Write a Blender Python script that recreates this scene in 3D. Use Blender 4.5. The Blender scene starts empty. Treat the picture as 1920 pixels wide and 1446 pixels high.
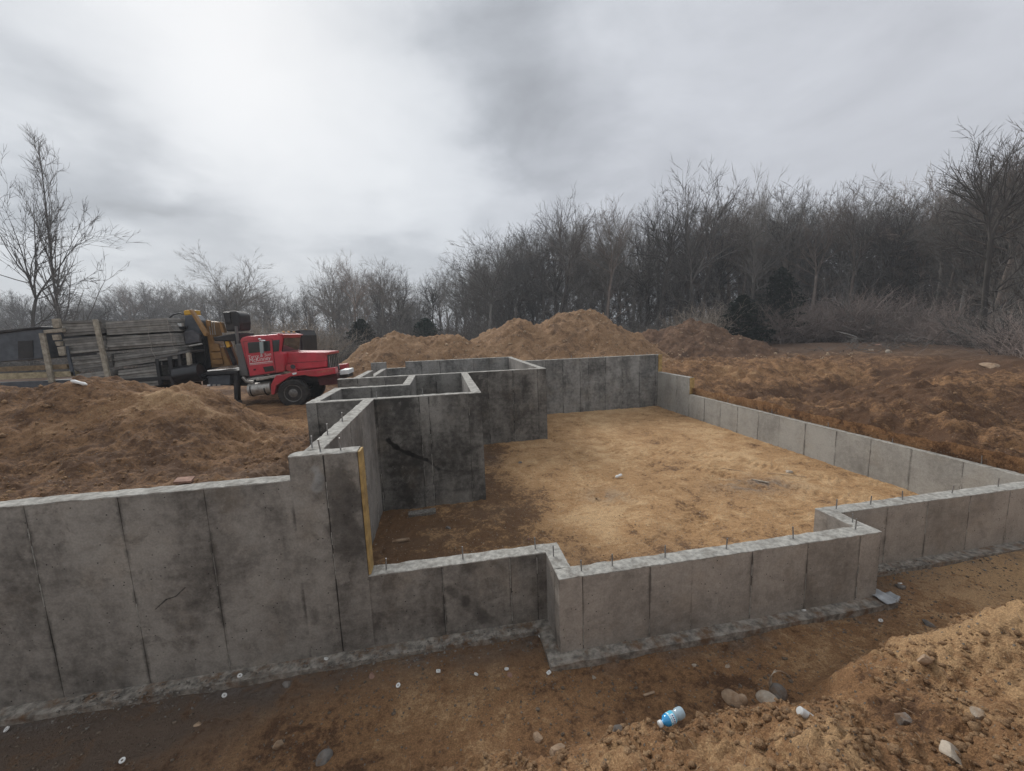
import bpy, math, random
import numpy as np
from mathutils import Vector, Matrix

# ------------------------------------------------------------------ camera, sky, sun, exposure
SC = bpy.context.scene
COL = SC.collection
CAM_H = 3.7112; PITCH, YAW, ROLL, FPX = 0.1368, 0.1722, -0.0362, 743.712
_f = np.array([math.sin(YAW)*math.cos(PITCH), math.cos(YAW)*math.cos(PITCH), -math.sin(PITCH)])
_r0 = np.array([math.cos(YAW), -math.sin(YAW), 0.0]); _u0 = np.cross(_r0, _f)
CR = math.cos(ROLL)*_r0 + math.sin(ROLL)*_u0
CU = -math.sin(ROLL)*_r0 + math.cos(ROLL)*_u0
CF = _f; CC = np.array([0, 0, CAM_H])
cam = bpy.data.cameras.new('camera'); cam_o = bpy.data.objects.new('camera', cam); COL.objects.link(cam_o)
cam.sensor_width = 36.0; cam.sensor_fit = 'HORIZONTAL'; cam.lens = FPX/1920*36
cam.clip_start = 0.05; cam.clip_end = 3000
cam_o.matrix_world = Matrix(((CR[0], CU[0], -CF[0], 0), (CR[1], CU[1], -CF[1], 0), (CR[2], CU[2], -CF[2], CAM_H), (0, 0, 0, 1)))
SC.camera = cam_o

def ray(px, py): return CF + CR*(px-960)/FPX - CU*(py-723)/FPX
def at(px, py, Y):
    r = ray(px, py); return CC + r*(Y/r[1])
def atz(px, py, z):
    r = ray(px, py); return CC + r*((z-CAM_H)/r[2])

SUN_DIR = np.array([-0.30, 0.78, 0.55]); SUN_DIR /= np.linalg.norm(SUN_DIR)
sun_el = math.asin(SUN_DIR[2]); sun_az = math.atan2(SUN_DIR[0], SUN_DIR[1])
SC.view_settings.view_transform = 'Standard'; SC.view_settings.look = 'None'
SC.view_settings.exposure = 0.58; SC.view_settings.gamma = 1.0; SC.view_settings.use_curve_mapping = False

class NT:
    """small helper for node trees"""
    def __init__(s, tree): s.t = tree; s.n = tree.nodes; s.l = tree.links
    def node(s, typ, **kw):
        n = s.n.new(typ)
        for k, v in kw.items(): setattr(n, k, v)
        return n
    def set(s, sock, v):
        if v is None: return
        if isinstance(v, bpy.types.NodeSocket): s.l.new(v, sock)
        else:
            if isinstance(v, (tuple, list)) and sock.type == 'RGBA' and len(v) == 3: v = (*v, 1)
            sock.default_value = v
    def math(s, op, a, b=None, c=None, clamp=False):
        n = s.node('ShaderNodeMath', operation=op, use_clamp=clamp)
        for i, v in enumerate((a, b, c)): s.set(n.inputs[i], v)
        return n.outputs[0]
    def vm(s, op, a, b=None, out=0):
        n = s.node('ShaderNodeVectorMath', operation=op)
        s.set(n.inputs[0], a)
        if b is not None: s.set(n.inputs[3 if op == 'SCALE' else 1], b)
        return n.outputs[out]
    def noise(s, vec, scale, detail=4, rough=.55, dist=0, out=0):
        n = s.node('ShaderNodeTexNoise'); s.set(n.inputs['Vector'], vec)
        n.inputs['Scale'].default_value = scale; n.inputs['Detail'].default_value = detail
        n.inputs['Roughness'].default_value = rough; n.inputs['Distortion'].default_value = dist
        return n.outputs[out]
    def voro(s, vec, scale, out='Distance', rnd=1.0):
        n = s.node('ShaderNodeTexVoronoi'); s.set(n.inputs['Vector'], vec); n.inputs['Scale'].default_value = scale
        n.inputs['Randomness'].default_value = rnd
        return n.outputs[out]
    def ramp(s, v, lo, hi, a=0.0, b=1.0, smooth=True):
        n = s.node('ShaderNodeMapRange'); n.interpolation_type = 'SMOOTHSTEP' if smooth else 'LINEAR'; n.clamp = True
        s.set(n.inputs[0], v); n.inputs[1].default_value = lo; n.inputs[2].default_value = hi
        n.inputs[3].default_value = a; n.inputs[4].default_value = b
        return n.outputs[0]
    def mix(s, f, a, b, mode='MIX'):
        n = s.node('ShaderNodeMix', data_type='RGBA', blend_type=mode, clamp_factor=True)
        s.set(n.inputs[0], f); s.set(n.inputs[6], a); s.set(n.inputs[7], b)
        return n.outputs[2]
    def scale3(s, vec, x, y, z):
        n = s.node('ShaderNodeVectorMath', operation='MULTIPLY'); s.set(n.inputs[0], vec); n.inputs[1].default_value = (x, y, z)
        return n.outputs[0]

world = bpy.data.worlds.new('World'); SC.world = world; world.use_nodes = True
w = NT(world.node_tree); w.n.clear()
wout = w.node('ShaderNodeOutputWorld'); bg = w.node('ShaderNodeBackground'); w.l.new(bg.outputs[0], wout.inputs[0])
gen = w.node('ShaderNodeTexCoord').outputs['Generated']
sky = w.node('ShaderNodeTexSky', sky_type='NISHITA'); sky.sun_disc = False
sky.sun_elevation = sun_el; sky.sun_rotation = sun_az
# overcast deck: direction warped by noise, broad bright and dark cloud masses where they hang in the real sky
sepz = w.node('ShaderNodeSeparateXYZ'); w.l.new(gen, sepz.inputs[0])
den = w.math('ADD', w.math('ABSOLUTE', sepz.outputs[2]), 0.22)
plane = w.vm('SCALE', gen, w.math('DIVIDE', 1.0, den))
wv = w.noise(plane, 1.5, 5, .55, 0.0, 1)
warp = w.vm('ADD', gen, w.vm('SCALE', w.vm('SUBTRACT', wv, (0.5, 0.5, 0.5)), 0.55))
warp = w.vm('NORMALIZE', warp)
def blob(d, r0, r1):
    d = Vector(d).normalized()
    dt = w.vm('DOT_PRODUCT', warp, tuple(d), out=1)
    return w.ramp(dt, math.cos(math.radians(r1)), math.cos(math.radians(r0)))
val = 0.500
BLOBS = [((-.36, .80, .50), 2, 34, .14), ((-.15, .85, .50), 2, 28, .07), ((-.62, .62, .52), 2, 30, .14), ((-.14, .92, .38), 1, 18, .08), ((-.30, .90, .33), 1, 15, .08),
         ((-.55, .75, .38), 0, 14, -.15), ((-.45, .82, .30), 0, 15, -.11), ((-.53, .82, .19), 0, 17, -.15), ((-.33, .93, .17), 0, 16, -.14),
         ((-.16, .95, .26), 0, 13, -.13), ((.00, .97, .17), 0, 14, -.10), ((.06, .84, .54), 0, 17, -.13), ((.18, .89, .42), 0, 18, -.10),
         ((.10, .97, .24), 0, 11, .07), ((-.48, .87, .135), 0, 8, .12), ((-.62, .78, .12), 0, 8, .10), ((.65, .66, .38), 5, 45, -.05), ((.3, .9, .28), 2, 22, -.06)]
for d, r0, r1, wt in BLOBS:
    val = w.math('MULTIPLY_ADD', blob(d, r0, r1), wt, val)
fine = w.math('SUBTRACT', w.noise(w.scale3(gen, 1, 1, 2.3), 2.6, 9, .60, .5), 0.5); fine2 = w.math('SUBTRACT', w.noise(plane, 2.2, 8, .6, .4), 0.5); val = w.math('MULTIPLY_ADD', fine2, .12, val)
wide = w.math('SUBTRACT', w.noise(plane, .7, 3, .5), 0.5)
val = w.math('MULTIPLY_ADD', fine, .30, val); val = w.math('MULTIPLY_ADD', wide, .08, val)
val = w.math('MAXIMUM', val, 0.24)
knee = w.math('SUBTRACT', 1.0, w.math('EXPONENT', w.math('MULTIPLY', w.math('MAXIMUM', w.math('SUBTRACT', val, .48), 0.0), -4.5)))
val = w.math('ADD', w.math('MINIMUM', val, .48), w.math('MULTIPLY', knee, .145))
tone = w.ramp(val, .34, .85, 0, 1, False)
tint = w.mix(tone, (.93, .985, 1.06), (1.0, 1.0, .985))
rightness = w.ramp(w.vm('DOT_PRODUCT', gen, (.88, .47, 0), out=1), .3, 1.0)
tint = w.mix(w.math('MULTIPLY', rightness, w.math('SUBTRACT', 1.0, tone)), tint, (.965, .985, 1.06))
cloud = w.vm('SCALE', tint, val)
skyc = w.vm('SCALE', sky.outputs[0], 0.10)
final = w.mix(0.95, skyc, cloud)
w.l.new(final, bg.inputs[0]); bg.inputs[1].default_value = 1.0

sun = bpy.data.lights.new('sun', 'SUN'); sun.energy = 1.5; sun.angle = math.radians(24); sun.color = (1, .965, .91)
sun_o = bpy.data.objects.new('sun', sun); COL.objects.link(sun_o)
sun_o.rotation_euler = Vector(-SUN_DIR).to_track_quat('-Z', 'Y').to_euler()

# ------------------------------------------------------------------ helpers
rng = random.Random(7)
nrng = np.random.default_rng(11)
ORG = {}
def link(o): COL.objects.link(o); return o
def tag(o, label=None, cat=None, group=None, kind=None):
    if label: o['label'] = label
    if cat: o['category'] = cat
    if group: o['group'] = group
    if kind: o['kind'] = kind
    return o
def thing(name, label, cat, loc=(0, 0, 0), group=None):
    o = link(bpy.data.objects.new(name, None)); o.location = Vector([float(v) for v in loc]); o.empty_display_size = .2
    ORG[o.name] = np.array(loc, float)
    return tag(o, label, cat, group, 'thing')

def mesh_np(name, verts, faces_by_n, mats, smooth=False):
    """faces_by_n: list of (k, int array (m,k)) ; mats list"""
    me = bpy.data.meshes.new(name)
    verts = np.asarray(verts, np.float32)
    me.vertices.add(len(verts)); me.vertices.foreach_set('co', verts.ravel())
    loops = np.concatenate([f.ravel() for _, f in faces_by_n]).astype(np.int32)
    tot = np.concatenate([np.full(len(f), k, np.int32) for k, f in faces_by_n])
    start = np.concatenate([[0], np.cumsum(tot)[:-1]]).astype(np.int32)
    me.loops.add(len(loops)); me.loops.foreach_set('vertex_index', loops)
    me.polygons.add(len(tot)); me.polygons.foreach_set('loop_start', start); me.polygons.foreach_set('loop_total', tot)
    if smooth: me.polygons.foreach_set('use_smooth', np.ones(len(tot), bool))
    for m in mats: me.materials.append(m)
    me.update(calc_edges=True)
    return me
def obj_np(name, me, parent=None):
    o = link(bpy.data.objects.new(name, me))
    if parent is not None: o.parent = parent
    return o

class MB:
    def __init__(s): s.v = []; s.f = []; s.mi = []
    def add(s, vs, fs, mi=0):
        b = len(s.v); s.v += [tuple(float(c) for c in p) for p in vs]; s.f += [tuple(i+b for i in f) for f in fs]; s.mi += [mi]*len(fs); return s
    def box(s, a, b, mi=0):
        x0, y0, z0 = a; x1, y1, z1 = b
        return s.add([(x0,y0,z0),(x1,y0,z0),(x1,y1,z0),(x0,y1,z0),(x0,y0,z1),(x1,y0,z1),(x1,y1,z1),(x0,y1,z1)],
                     [(0,3,2,1),(4,5,6,7),(0,1,5,4),(1,2,6,5),(2,3,7,6),(3,0,4,7)], mi)
    def prism(s, poly, y0, y1, mi=0):
        """poly of (x,z) extruded from y0 to y1"""
        n = len(poly); area = sum(poly[i][0]*poly[(i+1)%n][1]-poly[(i+1)%n][0]*poly[i][1] for i in range(n))
        if area < 0: poly = poly[::-1]
        vs = [(p[0], y0, p[1]) for p in poly]+[(p[0], y1, p[1]) for p in poly]
        fs = [tuple(range(n)), tuple(range(2*n-1, n-1, -1))]+[(i, i+n, (i+1)%n+n, (i+1)%n) for i in range(n)]
        return s.add(vs, fs, mi)
    def tube(s, pts, r, n=8, cap=True, mi=0):
        pts = [Vector([float(c) for c in p]) for p in pts]; rs = r if isinstance(r, (list, tuple)) else [r]*len(pts)
        vs = []; prev = None
        for i, p in enumerate(pts):
            d = (pts[min(i+1, len(pts)-1)]-pts[max(i-1, 0)]).normalized()
            ref = prev if prev is not None else (Vector((0, 0, 1)) if abs(d.z) < .9 else Vector((1, 0, 0)))
            u = (ref-d*ref.dot(d)).normalized(); prev = u; v = d.cross(u)
            vs += [p+(u*math.cos(2*math.pi*k/n)+v*math.sin(2*math.pi*k/n))*rs[i] for k in range(n)]
        fs = [(i*n+k, i*n+(k+1)%n, (i+1)*n+(k+1)%n, (i+1)*n+k) for i in range(len(pts)-1) for k in range(n)]
        if cap: fs += [tuple(range(n-1, -1, -1)), tuple((len(pts)-1)*n+k for k in range(n))]
        return s.add(vs, fs, mi)
    def lathe(s, prof, c, axis, n=24, mi=0):
        """prof: list of (r, h) along axis from point c"""
        ax = Vector(axis).normalized(); ref = Vector((0, 0, 1)) if abs(ax.z) < .9 else Vector((1, 0, 0))
        u = (ref-ax*ref.dot(ax)).normalized(); v = ax.cross(u); c = Vector([float(k) for k in c]); vs = []
        for r, h in prof: vs += [c+ax*h+(u*math.cos(2*math.pi*k/n)+v*math.sin(2*math.pi*k/n))*r for k in range(n)]
        fs = [(i*n+k, i*n+(k+1)%n, (i+1)*n+(k+1)%n, (i+1)*n+k) for i in range(len(prof)-1) for k in range(n)]
        fs += [tuple(range(n-1, -1, -1)), tuple((len(prof)-1)*n+k for k in range(n))]
        return s.add(vs, fs, mi)
    def build(s, name, mat, parent=None, smooth=False, bevel=0.0, origin=None):
        mats = mat if isinstance(mat, list) else [mat]
        off = np.zeros(3) if origin is None else np.array(origin, float)
        p = parent
        while p is not None:
            off = off + 0; 
            if p.parent is None: off = ORG.get(p.name, np.zeros(3)); break
            p = p.parent
        me = bpy.data.meshes.new(name); me.from_pydata([tuple(np.array(v)-off) for v in s.v], [], s.f)
        for m in mats: me.materials.append(m)
        if len(mats) > 1: me.polygons.foreach_set('material_index', s.mi)
        if smooth:
            me.polygons.foreach_set('use_smooth', [True]*len(me.polygons)); me.set_sharp_from_angle(angle=math.radians(38))
        me.update()
        o = link(bpy.data.objects.new(name, me))
        if parent is not None: o.parent = parent
        elif origin is not None: o.location = Vector(off); ORG[o.name] = off
        if bevel > 0:
            b = o.modifiers.new('bevel', 'BEVEL'); b.width = bevel; b.segments = 2; b.limit_method = 'ANGLE'
        return o

# ------------------------------------------------------------------ numpy noise
def _hash(ix, iy, seed):
    h = (ix.astype(np.int64)*374761393+iy.astype(np.int64)*668265263+seed*1442695041) & 0xFFFFFFFF
    h = ((h ^ (h >> 13))*1274126177) & 0xFFFFFFFF
    return ((h ^ (h >> 16)) & 0xFFFFFF)/float(0x1000000)
def perlin(x, y, seed=0):
    ix, iy = np.floor(x), np.floor(y); fx, fy = x-ix, y-iy
    u = fx*fx*fx*(fx*(fx*6-15)+10); v = fy*fy*fy*(fy*(fy*6-15)+10)
    def g(a, b):
        t = _hash(ix+a, iy+b, seed)*2*np.pi
        return np.cos(t)*(fx-a)+np.sin(t)*(fy-b)
    n0 = g(0, 0)*(1-u)+g(1, 0)*u; n1 = g(0, 1)*(1-u)+g(1, 1)*u
    return (n0*(1-v)+n1*v)*1.5
def fbm(x, y, scale, octs, seed=0, gain=.5, billow=False):
    s = 0; a = 1.0; t = 0
    for o in range(octs):
        n = perlin(x*scale, y*scale, seed+o*17)
        s = s+(np.abs(n)*2-.5 if billow else n)*a; t += a; a *= gain; scale *= 2.03
    return s/t
def ss(a, b, t):
    t = np.clip((t-a)/(b-a), 0, 1); return t*t*(3-2*t)

# ------------------------------------------------------------------ materials
MATS = {}
def principled(name):
    m = bpy.data.materials.new(name); m.use_nodes = True; t = NT(m.node_tree); b = t.n['Principled BSDF']; MATS[name] = m
    return m, t, b
def simple(name, col, rough=.6, metal=0, var=.25, scale=6.0, bump=.0, dirt=None, dirt_amt=.5, spec=.5):
    m, t, b = principled(name)
    pos = t.node('ShaderNodeNewGeometry').outputs['Position']
    n = t.noise(pos, scale, 5, .6)
    c = t.mix(t.ramp(n, .3, .7), tuple(k*(1-var) for k in col), tuple(min(1, k*(1+var)) for k in col))
    if dirt: c = t.mix(t.math('MULTIPLY', t.ramp(t.noise(pos, scale*.45, 6, .65), .45, .7), dirt_amt), c, dirt)
    t.set(b.inputs['Base Color'], c)
    b.inputs['Roughness'].default_value = rough; b.inputs['Metallic'].default_value = metal
    b.inputs['Specular IOR Level'].default_value = spec
    if bump > 0:
        bp = t.node('ShaderNodeBump'); bp.inputs['Strength'].default_value = bump; bp.inputs['Distance'].default_value = .02
        t.set(bp.inputs['Height'], t.noise(pos, scale*4, 5, .6)); t.l.new(bp.outputs[0], b.inputs['Normal'])
    return m

def soil(name, light, mid, dark, pebble=(.30, .25, .2), attr=True, bump=.9, fine=1.0):
    m, t, b = principled(name)
    pos = t.node('ShaderNodeNewGeometry').outputs['Position']
    n1 = t.noise(pos, .45, 4, .6, .3); n2 = t.noise(pos, 2.6*fine, 8, .68, .6); n3 = t.noise(pos, 17*fine, 6, .7); n4 = t.noise(pos, 70*fine, 4, .7)
    s = t.math('MULTIPLY_ADD', t.math('SUBTRACT', n1, .5), 1.1, .45)
    s = t.math('MULTIPLY_ADD', t.math('SUBTRACT', n2, .5), 2.1, s)
    s = t.math('MULTIPLY_ADD', t.math('SUBTRACT', n3, .5), 1.5, s)  # clod tones, with crevice shade put into the colour where noise runs low
    if attr:
        a = t.node('ShaderNodeAttribute', attribute_name='soil'); sep = t.node('ShaderNodeSeparateColor'); t.l.new(a.outputs['Color'], sep.inputs[0])
        s = t.math('ADD', s, t.math('MULTIPLY_ADD', sep.outputs[0], 1.2, -.6))
    c = t.mix(t.ramp(s, .0, .45), dark, mid); c = t.mix(t.ramp(s, .45, 1.05), c, light)
    c = t.mix(t.ramp(n4, .35, .7), t.vm('SCALE', c, .68), t.vm('SCALE', c, 1.22))
    # pebbles and specks
    vd = t.voro(pos, 26*fine); vc = t.voro(pos, 26*fine, 'Color'); sc = t.node('ShaderNodeSeparateColor'); t.l.new(vc, sc.inputs[0])
    pm = t.math('MULTIPLY', t.ramp(vd, .22, .30, 1, 0), t.ramp(sc.outputs[0], .80, .83))
    c = t.mix(pm, c, t.mix(sc.outputs[1], pebble, tuple(k*.45 for k in pebble)))
    rough = .95
    if attr:
        wet = t.math('MULTIPLY', sep.outputs[1], t.ramp(t.math('ADD', n2, t.math('MULTIPLY', n3, .4)), .42, .78))
        c = t.mix(t.math('MINIMUM', t.math('MULTIPLY', wet, 1.3), 1.0), c, (.150, .108, .080))
        c = t.mix(t.math('MULTIPLY', sep.outputs[2], t.ramp(n2, .35, .6)), c, t.mix(t.ramp(n3, .35, .65), (.075, .065, .06), (.20, .18, .165)))
        rough = t.math('MULTIPLY_ADD', wet, -.25, .95)
    t.set(b.inputs['Base Color'], c); t.set(b.inputs['Roughness'], rough); b.inputs['Specular IOR Level'].default_value = .25
    h = t.math('MULTIPLY_ADD', n3, .55, t.math('MULTIPLY', n2, 1.2)); h = t.math('MULTIPLY_ADD', n4, .16, h); h = t.math('MULTIPLY_ADD', pm, .25, h)
    bp = t.node('ShaderNodeBump'); bp.inputs['Strength'].default_value = bump; bp.inputs['Distance'].default_value = .10
    t.set(bp.inputs['Height'], h); t.l.new(bp.outputs[0], b.inputs['Normal'])
    return m

M_ground = soil('soil_ground', (.55, .350, .185), (.325, .180, .088), (.135, .072, .039))
M_floor = soil('soil_floor', (.64, .425, .232), (.47, .280, .136), (.185, .105, .056), pebble=(.42, .36, .28), bump=.7)
M_pile = soil('soil_pile', (.47, .305, .178), (.325, .195, .106), (.16, .094, .054), attr=False, bump=1.0, fine=.7)
M_clod = soil('soil_clod', (.56, .37, .21), (.40, .25, .138), (.22, .13, .072), attr=False, bump=.8, fine=2.0)

def seg_dist(t, pos, a, b):
    a = Vector(a); b = Vector(b); ba = b-a
    pa = t.vm('SUBTRACT', pos, tuple(a))
    h = t.math('DIVIDE', t.vm('DOT_PRODUCT', pa, tuple(ba), out=1), ba.dot(ba), clamp=True)
    sv = t.node('ShaderNodeVectorMath', operation='SCALE'); sv.inputs[0].default_value = tuple(ba); t.set(sv.inputs[3], h)
    return t.vm('LENGTH', t.vm('SUBTRACT', pa, sv.outputs[0]), out=1)

def concrete(name, axis, light, dark, damp=.5, marks=(), rough=1.0):
    m, t, b = principled(name)
    pos = t.node('ShaderNodeNewGeometry').outputs['Position']
    n1 = t.noise(pos, .9, 7, .62, .25)
    n2 = t.noise(t.scale3(pos, 2.2, 2.2, .55), 1.1, 5, .6, .4)
    n3 = t.noise(t.scale3(pos, .7, .7, 6.0), 1.6, 5, .6, .2)
    n4 = t.noise(pos, 9, 7, .68); n5 = t.noise(pos, 45, 4, .65)
    oi = t.node('ShaderNodeObjectInfo').outputs['Random']
    s = t.math('MULTIPLY_ADD', t.math('SUBTRACT', n1, .5), 2.0*rough, 1-damp)  # dark share: damp concrete plus shade of upright faces put into the colour
    s = t.math('MULTIPLY_ADD', t.math('SUBTRACT', n2, .5), 1.0*rough, s)
    s = t.math('MULTIPLY_ADD', t.math('SUBTRACT', n3, .5), .35*rough, s)
    s = t.math('MULTIPLY_ADD', t.math('SUBTRACT', n4, .5), 1.1*rough, s)
    s = t.math('MULTIPLY_ADD', t.math('SUBTRACT', oi, .5), .26, s)
    c = t.mix(t.ramp(s, -.05, 1.05), dark, light)
    n6 = t.noise(pos, 3.4, 6, .7, .5); c = t.mix(t.ramp(n6, .54, .68, 0, .5*rough), c, tuple(k*1.1 for k in dark)); c = t.mix(t.ramp(n6, .30, .40, .35*rough, 0), c, tuple(k*1.15 for k in light))
    c = t.mix(t.ramp(t.noise(pos, 1.9, 5, .6), .5, .75, 0, .4), c, t.mix(.5, c, (light[0]*1.0, light[1]*.86, light[2]*.70)))
    c = t.mix(t.ramp(n5, .3, .7), t.vm('SCALE', c, .88), t.vm('SCALE', c, 1.10))
    # cement paste bleed along the form joints
    g = t.node('ShaderNodeTexCoord').outputs['Generated']; sx = t.node('ShaderNodeSeparateXYZ'); t.l.new(g, sx.inputs[0])
    e = sx.outputs[0 if axis == 'x' else 1]
    e = t.math('MINIMUM', e, t.math('SUBTRACT', 1.0, e))
    em = t.math('MULTIPLY', t.ramp(t.math('ADD', e, t.math('MULTIPLY', t.math('SUBTRACT', n4, .5), .06)), .0, .045, 1, 0), t.ramp(t.noise(pos, 2.2, 4, .6), .40, .60))
    c = t.mix(t.math('MULTIPLY', em, .7), c, tuple(k*.6 for k in dark))
    # bug holes
    vd = t.voro(pos, 20); vc = t.voro(pos, 20, 'Color'); sc = t.node('ShaderNodeSeparateColor'); t.l.new(vc, sc.inputs[0])
    hole = t.math('MULTIPLY', t.ramp(vd, .10, .17, 1, 0), t.ramp(t.math('ADD', sc.outputs[0], t.math('MULTIPLY', n1, .7)), 1.12, 1.2))
    c = t.mix(hole, c, (.018, .017, .016))
    wob = t.noise(pos, 5, 4, .6)
    for (pa, pb, r, col, amt) in marks:
        d = t.math('ADD', seg_dist(t, pos, pa, pb), t.math('MULTIPLY', t.math('SUBTRACT', wob, .5), r*2.2))
        c = t.mix(t.ramp(d, r*.35, r, amt, 0), c, col)
    t.set(b.inputs['Base Color'], c)
    t.set(b.inputs['Roughness'], t.ramp(s, 0, 1, .62, .9)); b.inputs['Specular IOR Level'].default_value = .3
    h = t.math('MULTIPLY_ADD', n4, .35, t.math('MULTIPLY', n5, .12)); h = t.math('MULTIPLY_ADD', n3, .2, h); h = t.math('MULTIPLY_ADD', hole, -.5, h)
    bp = t.node('ShaderNodeBump'); bp.inputs['Strength'].default_value = .4; bp.inputs['Distance'].default_value = .012
    t.set(bp.inputs['Height'], h); t.l.new(bp.outputs[0], b.inputs['Normal'])
    return m
LT, DT = (.205, .195, .178), (.062, .058, .052)
def arc(pts, r, col, amt): return [(pts[i], pts[i+1], r, col, amt) for i in range(len(pts)-1)]
fy = 4.56
_crack = [at(292, 1142, fy), at(312, 1124, fy), at(330, 1118, fy), at(347, 1102, fy)]
_pale = [at(592, 880, fy), at(598, 896, fy), at(596, 914, fy)]
_f0 = [at(842, 1105, fy), at(872, 1130, fy), at(905, 1160, fy), at(925, 1175, fy)]
_w1 = [at(729, 827, 8.35), at(745, 841, 8.35), at(772, 853, 8.35), at(800, 862, 8.35), at(822, 880, 8.35), at(850, 885, 8.35)]
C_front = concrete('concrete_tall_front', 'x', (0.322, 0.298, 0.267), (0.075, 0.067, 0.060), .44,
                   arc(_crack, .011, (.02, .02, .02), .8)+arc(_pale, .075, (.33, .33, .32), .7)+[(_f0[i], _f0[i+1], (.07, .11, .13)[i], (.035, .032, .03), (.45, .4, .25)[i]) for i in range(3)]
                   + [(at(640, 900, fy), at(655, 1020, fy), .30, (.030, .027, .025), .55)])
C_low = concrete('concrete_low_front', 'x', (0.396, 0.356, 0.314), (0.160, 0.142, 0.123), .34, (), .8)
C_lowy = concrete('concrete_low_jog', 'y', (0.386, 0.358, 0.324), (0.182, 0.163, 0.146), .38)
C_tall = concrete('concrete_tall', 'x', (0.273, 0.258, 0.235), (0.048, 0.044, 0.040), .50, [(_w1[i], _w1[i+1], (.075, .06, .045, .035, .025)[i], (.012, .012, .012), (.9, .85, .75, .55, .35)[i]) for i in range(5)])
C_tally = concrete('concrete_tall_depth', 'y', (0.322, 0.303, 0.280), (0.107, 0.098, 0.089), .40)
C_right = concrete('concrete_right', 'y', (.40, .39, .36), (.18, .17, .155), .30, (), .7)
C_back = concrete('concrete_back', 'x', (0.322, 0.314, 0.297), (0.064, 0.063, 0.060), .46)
C_top = simple('concrete_top', (.41, .395, .36), .9, 0, .3, 14, 1.0, (.20, .18, .155), .75)  # paler than the wall faces: dry rough concrete plus skylight put into the colour
C_joint = simple('concrete_joint', (.030, .027, .024), .95, 0, .4, 14, .6)
C_foot = simple('concrete_footing', (.27, .245, .212), .92, 0, .5, 11, 1.0, (.17, .10, .056), 1.0)
M_bolt = simple('bolt_steel', (.30, .30, .30), .45, .7, .2, 30)
M_wood = simple('new_lumber', (.40, .27, .105), .8, 0, .25, 9, .4, (.16, .095, .04), .5)
M_woodgrey = simple('weathered_lumber', (.36, .32, .255), .85, 0, .3, 10, .4, (.15, .125, .095), .6)

# ------------------------------------------------------------------ terrain height
Y0, Y1, YW1, YW2, YW4, YW3 = 4.56, 3.99, 8.35, 12.77, 16.64, 19.10
ZL, ZLw, ZH = .924, 2.172, 2.44
RX = np.array([-40, -16, -12, -10.06, -9.3, -8.6, -8.24, -7.8, -7.27, -6.85, -6.5, -6.12, -5.63, -5.2, -4.7, -4.2, -3.2])
RZ = np.array([2.5, 2.6, 2.85, 2.86, 2.78, 2.84, 2.91, 2.95, 2.77, 2.66, 2.64, 2.67, 2.43, 2.05, 1.6, 1.35, 1.25])
MX = np.array([-30, -3, -1.8, -1.2, -.75, -.3, .55, 1.5, 2.4, 2.9, 3.4, 4.4, 4.9, 5.8, 7, 9, 14, 30])
MY = np.array([1.2, 1.6, 2.2, 2.72, 3.02, 2.96, 2.94, 2.96, 2.88, 2.83, 2.92, 3.26, 3.20, 3.36, 3.45, 3.6, 3.7, 3.7])
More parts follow.
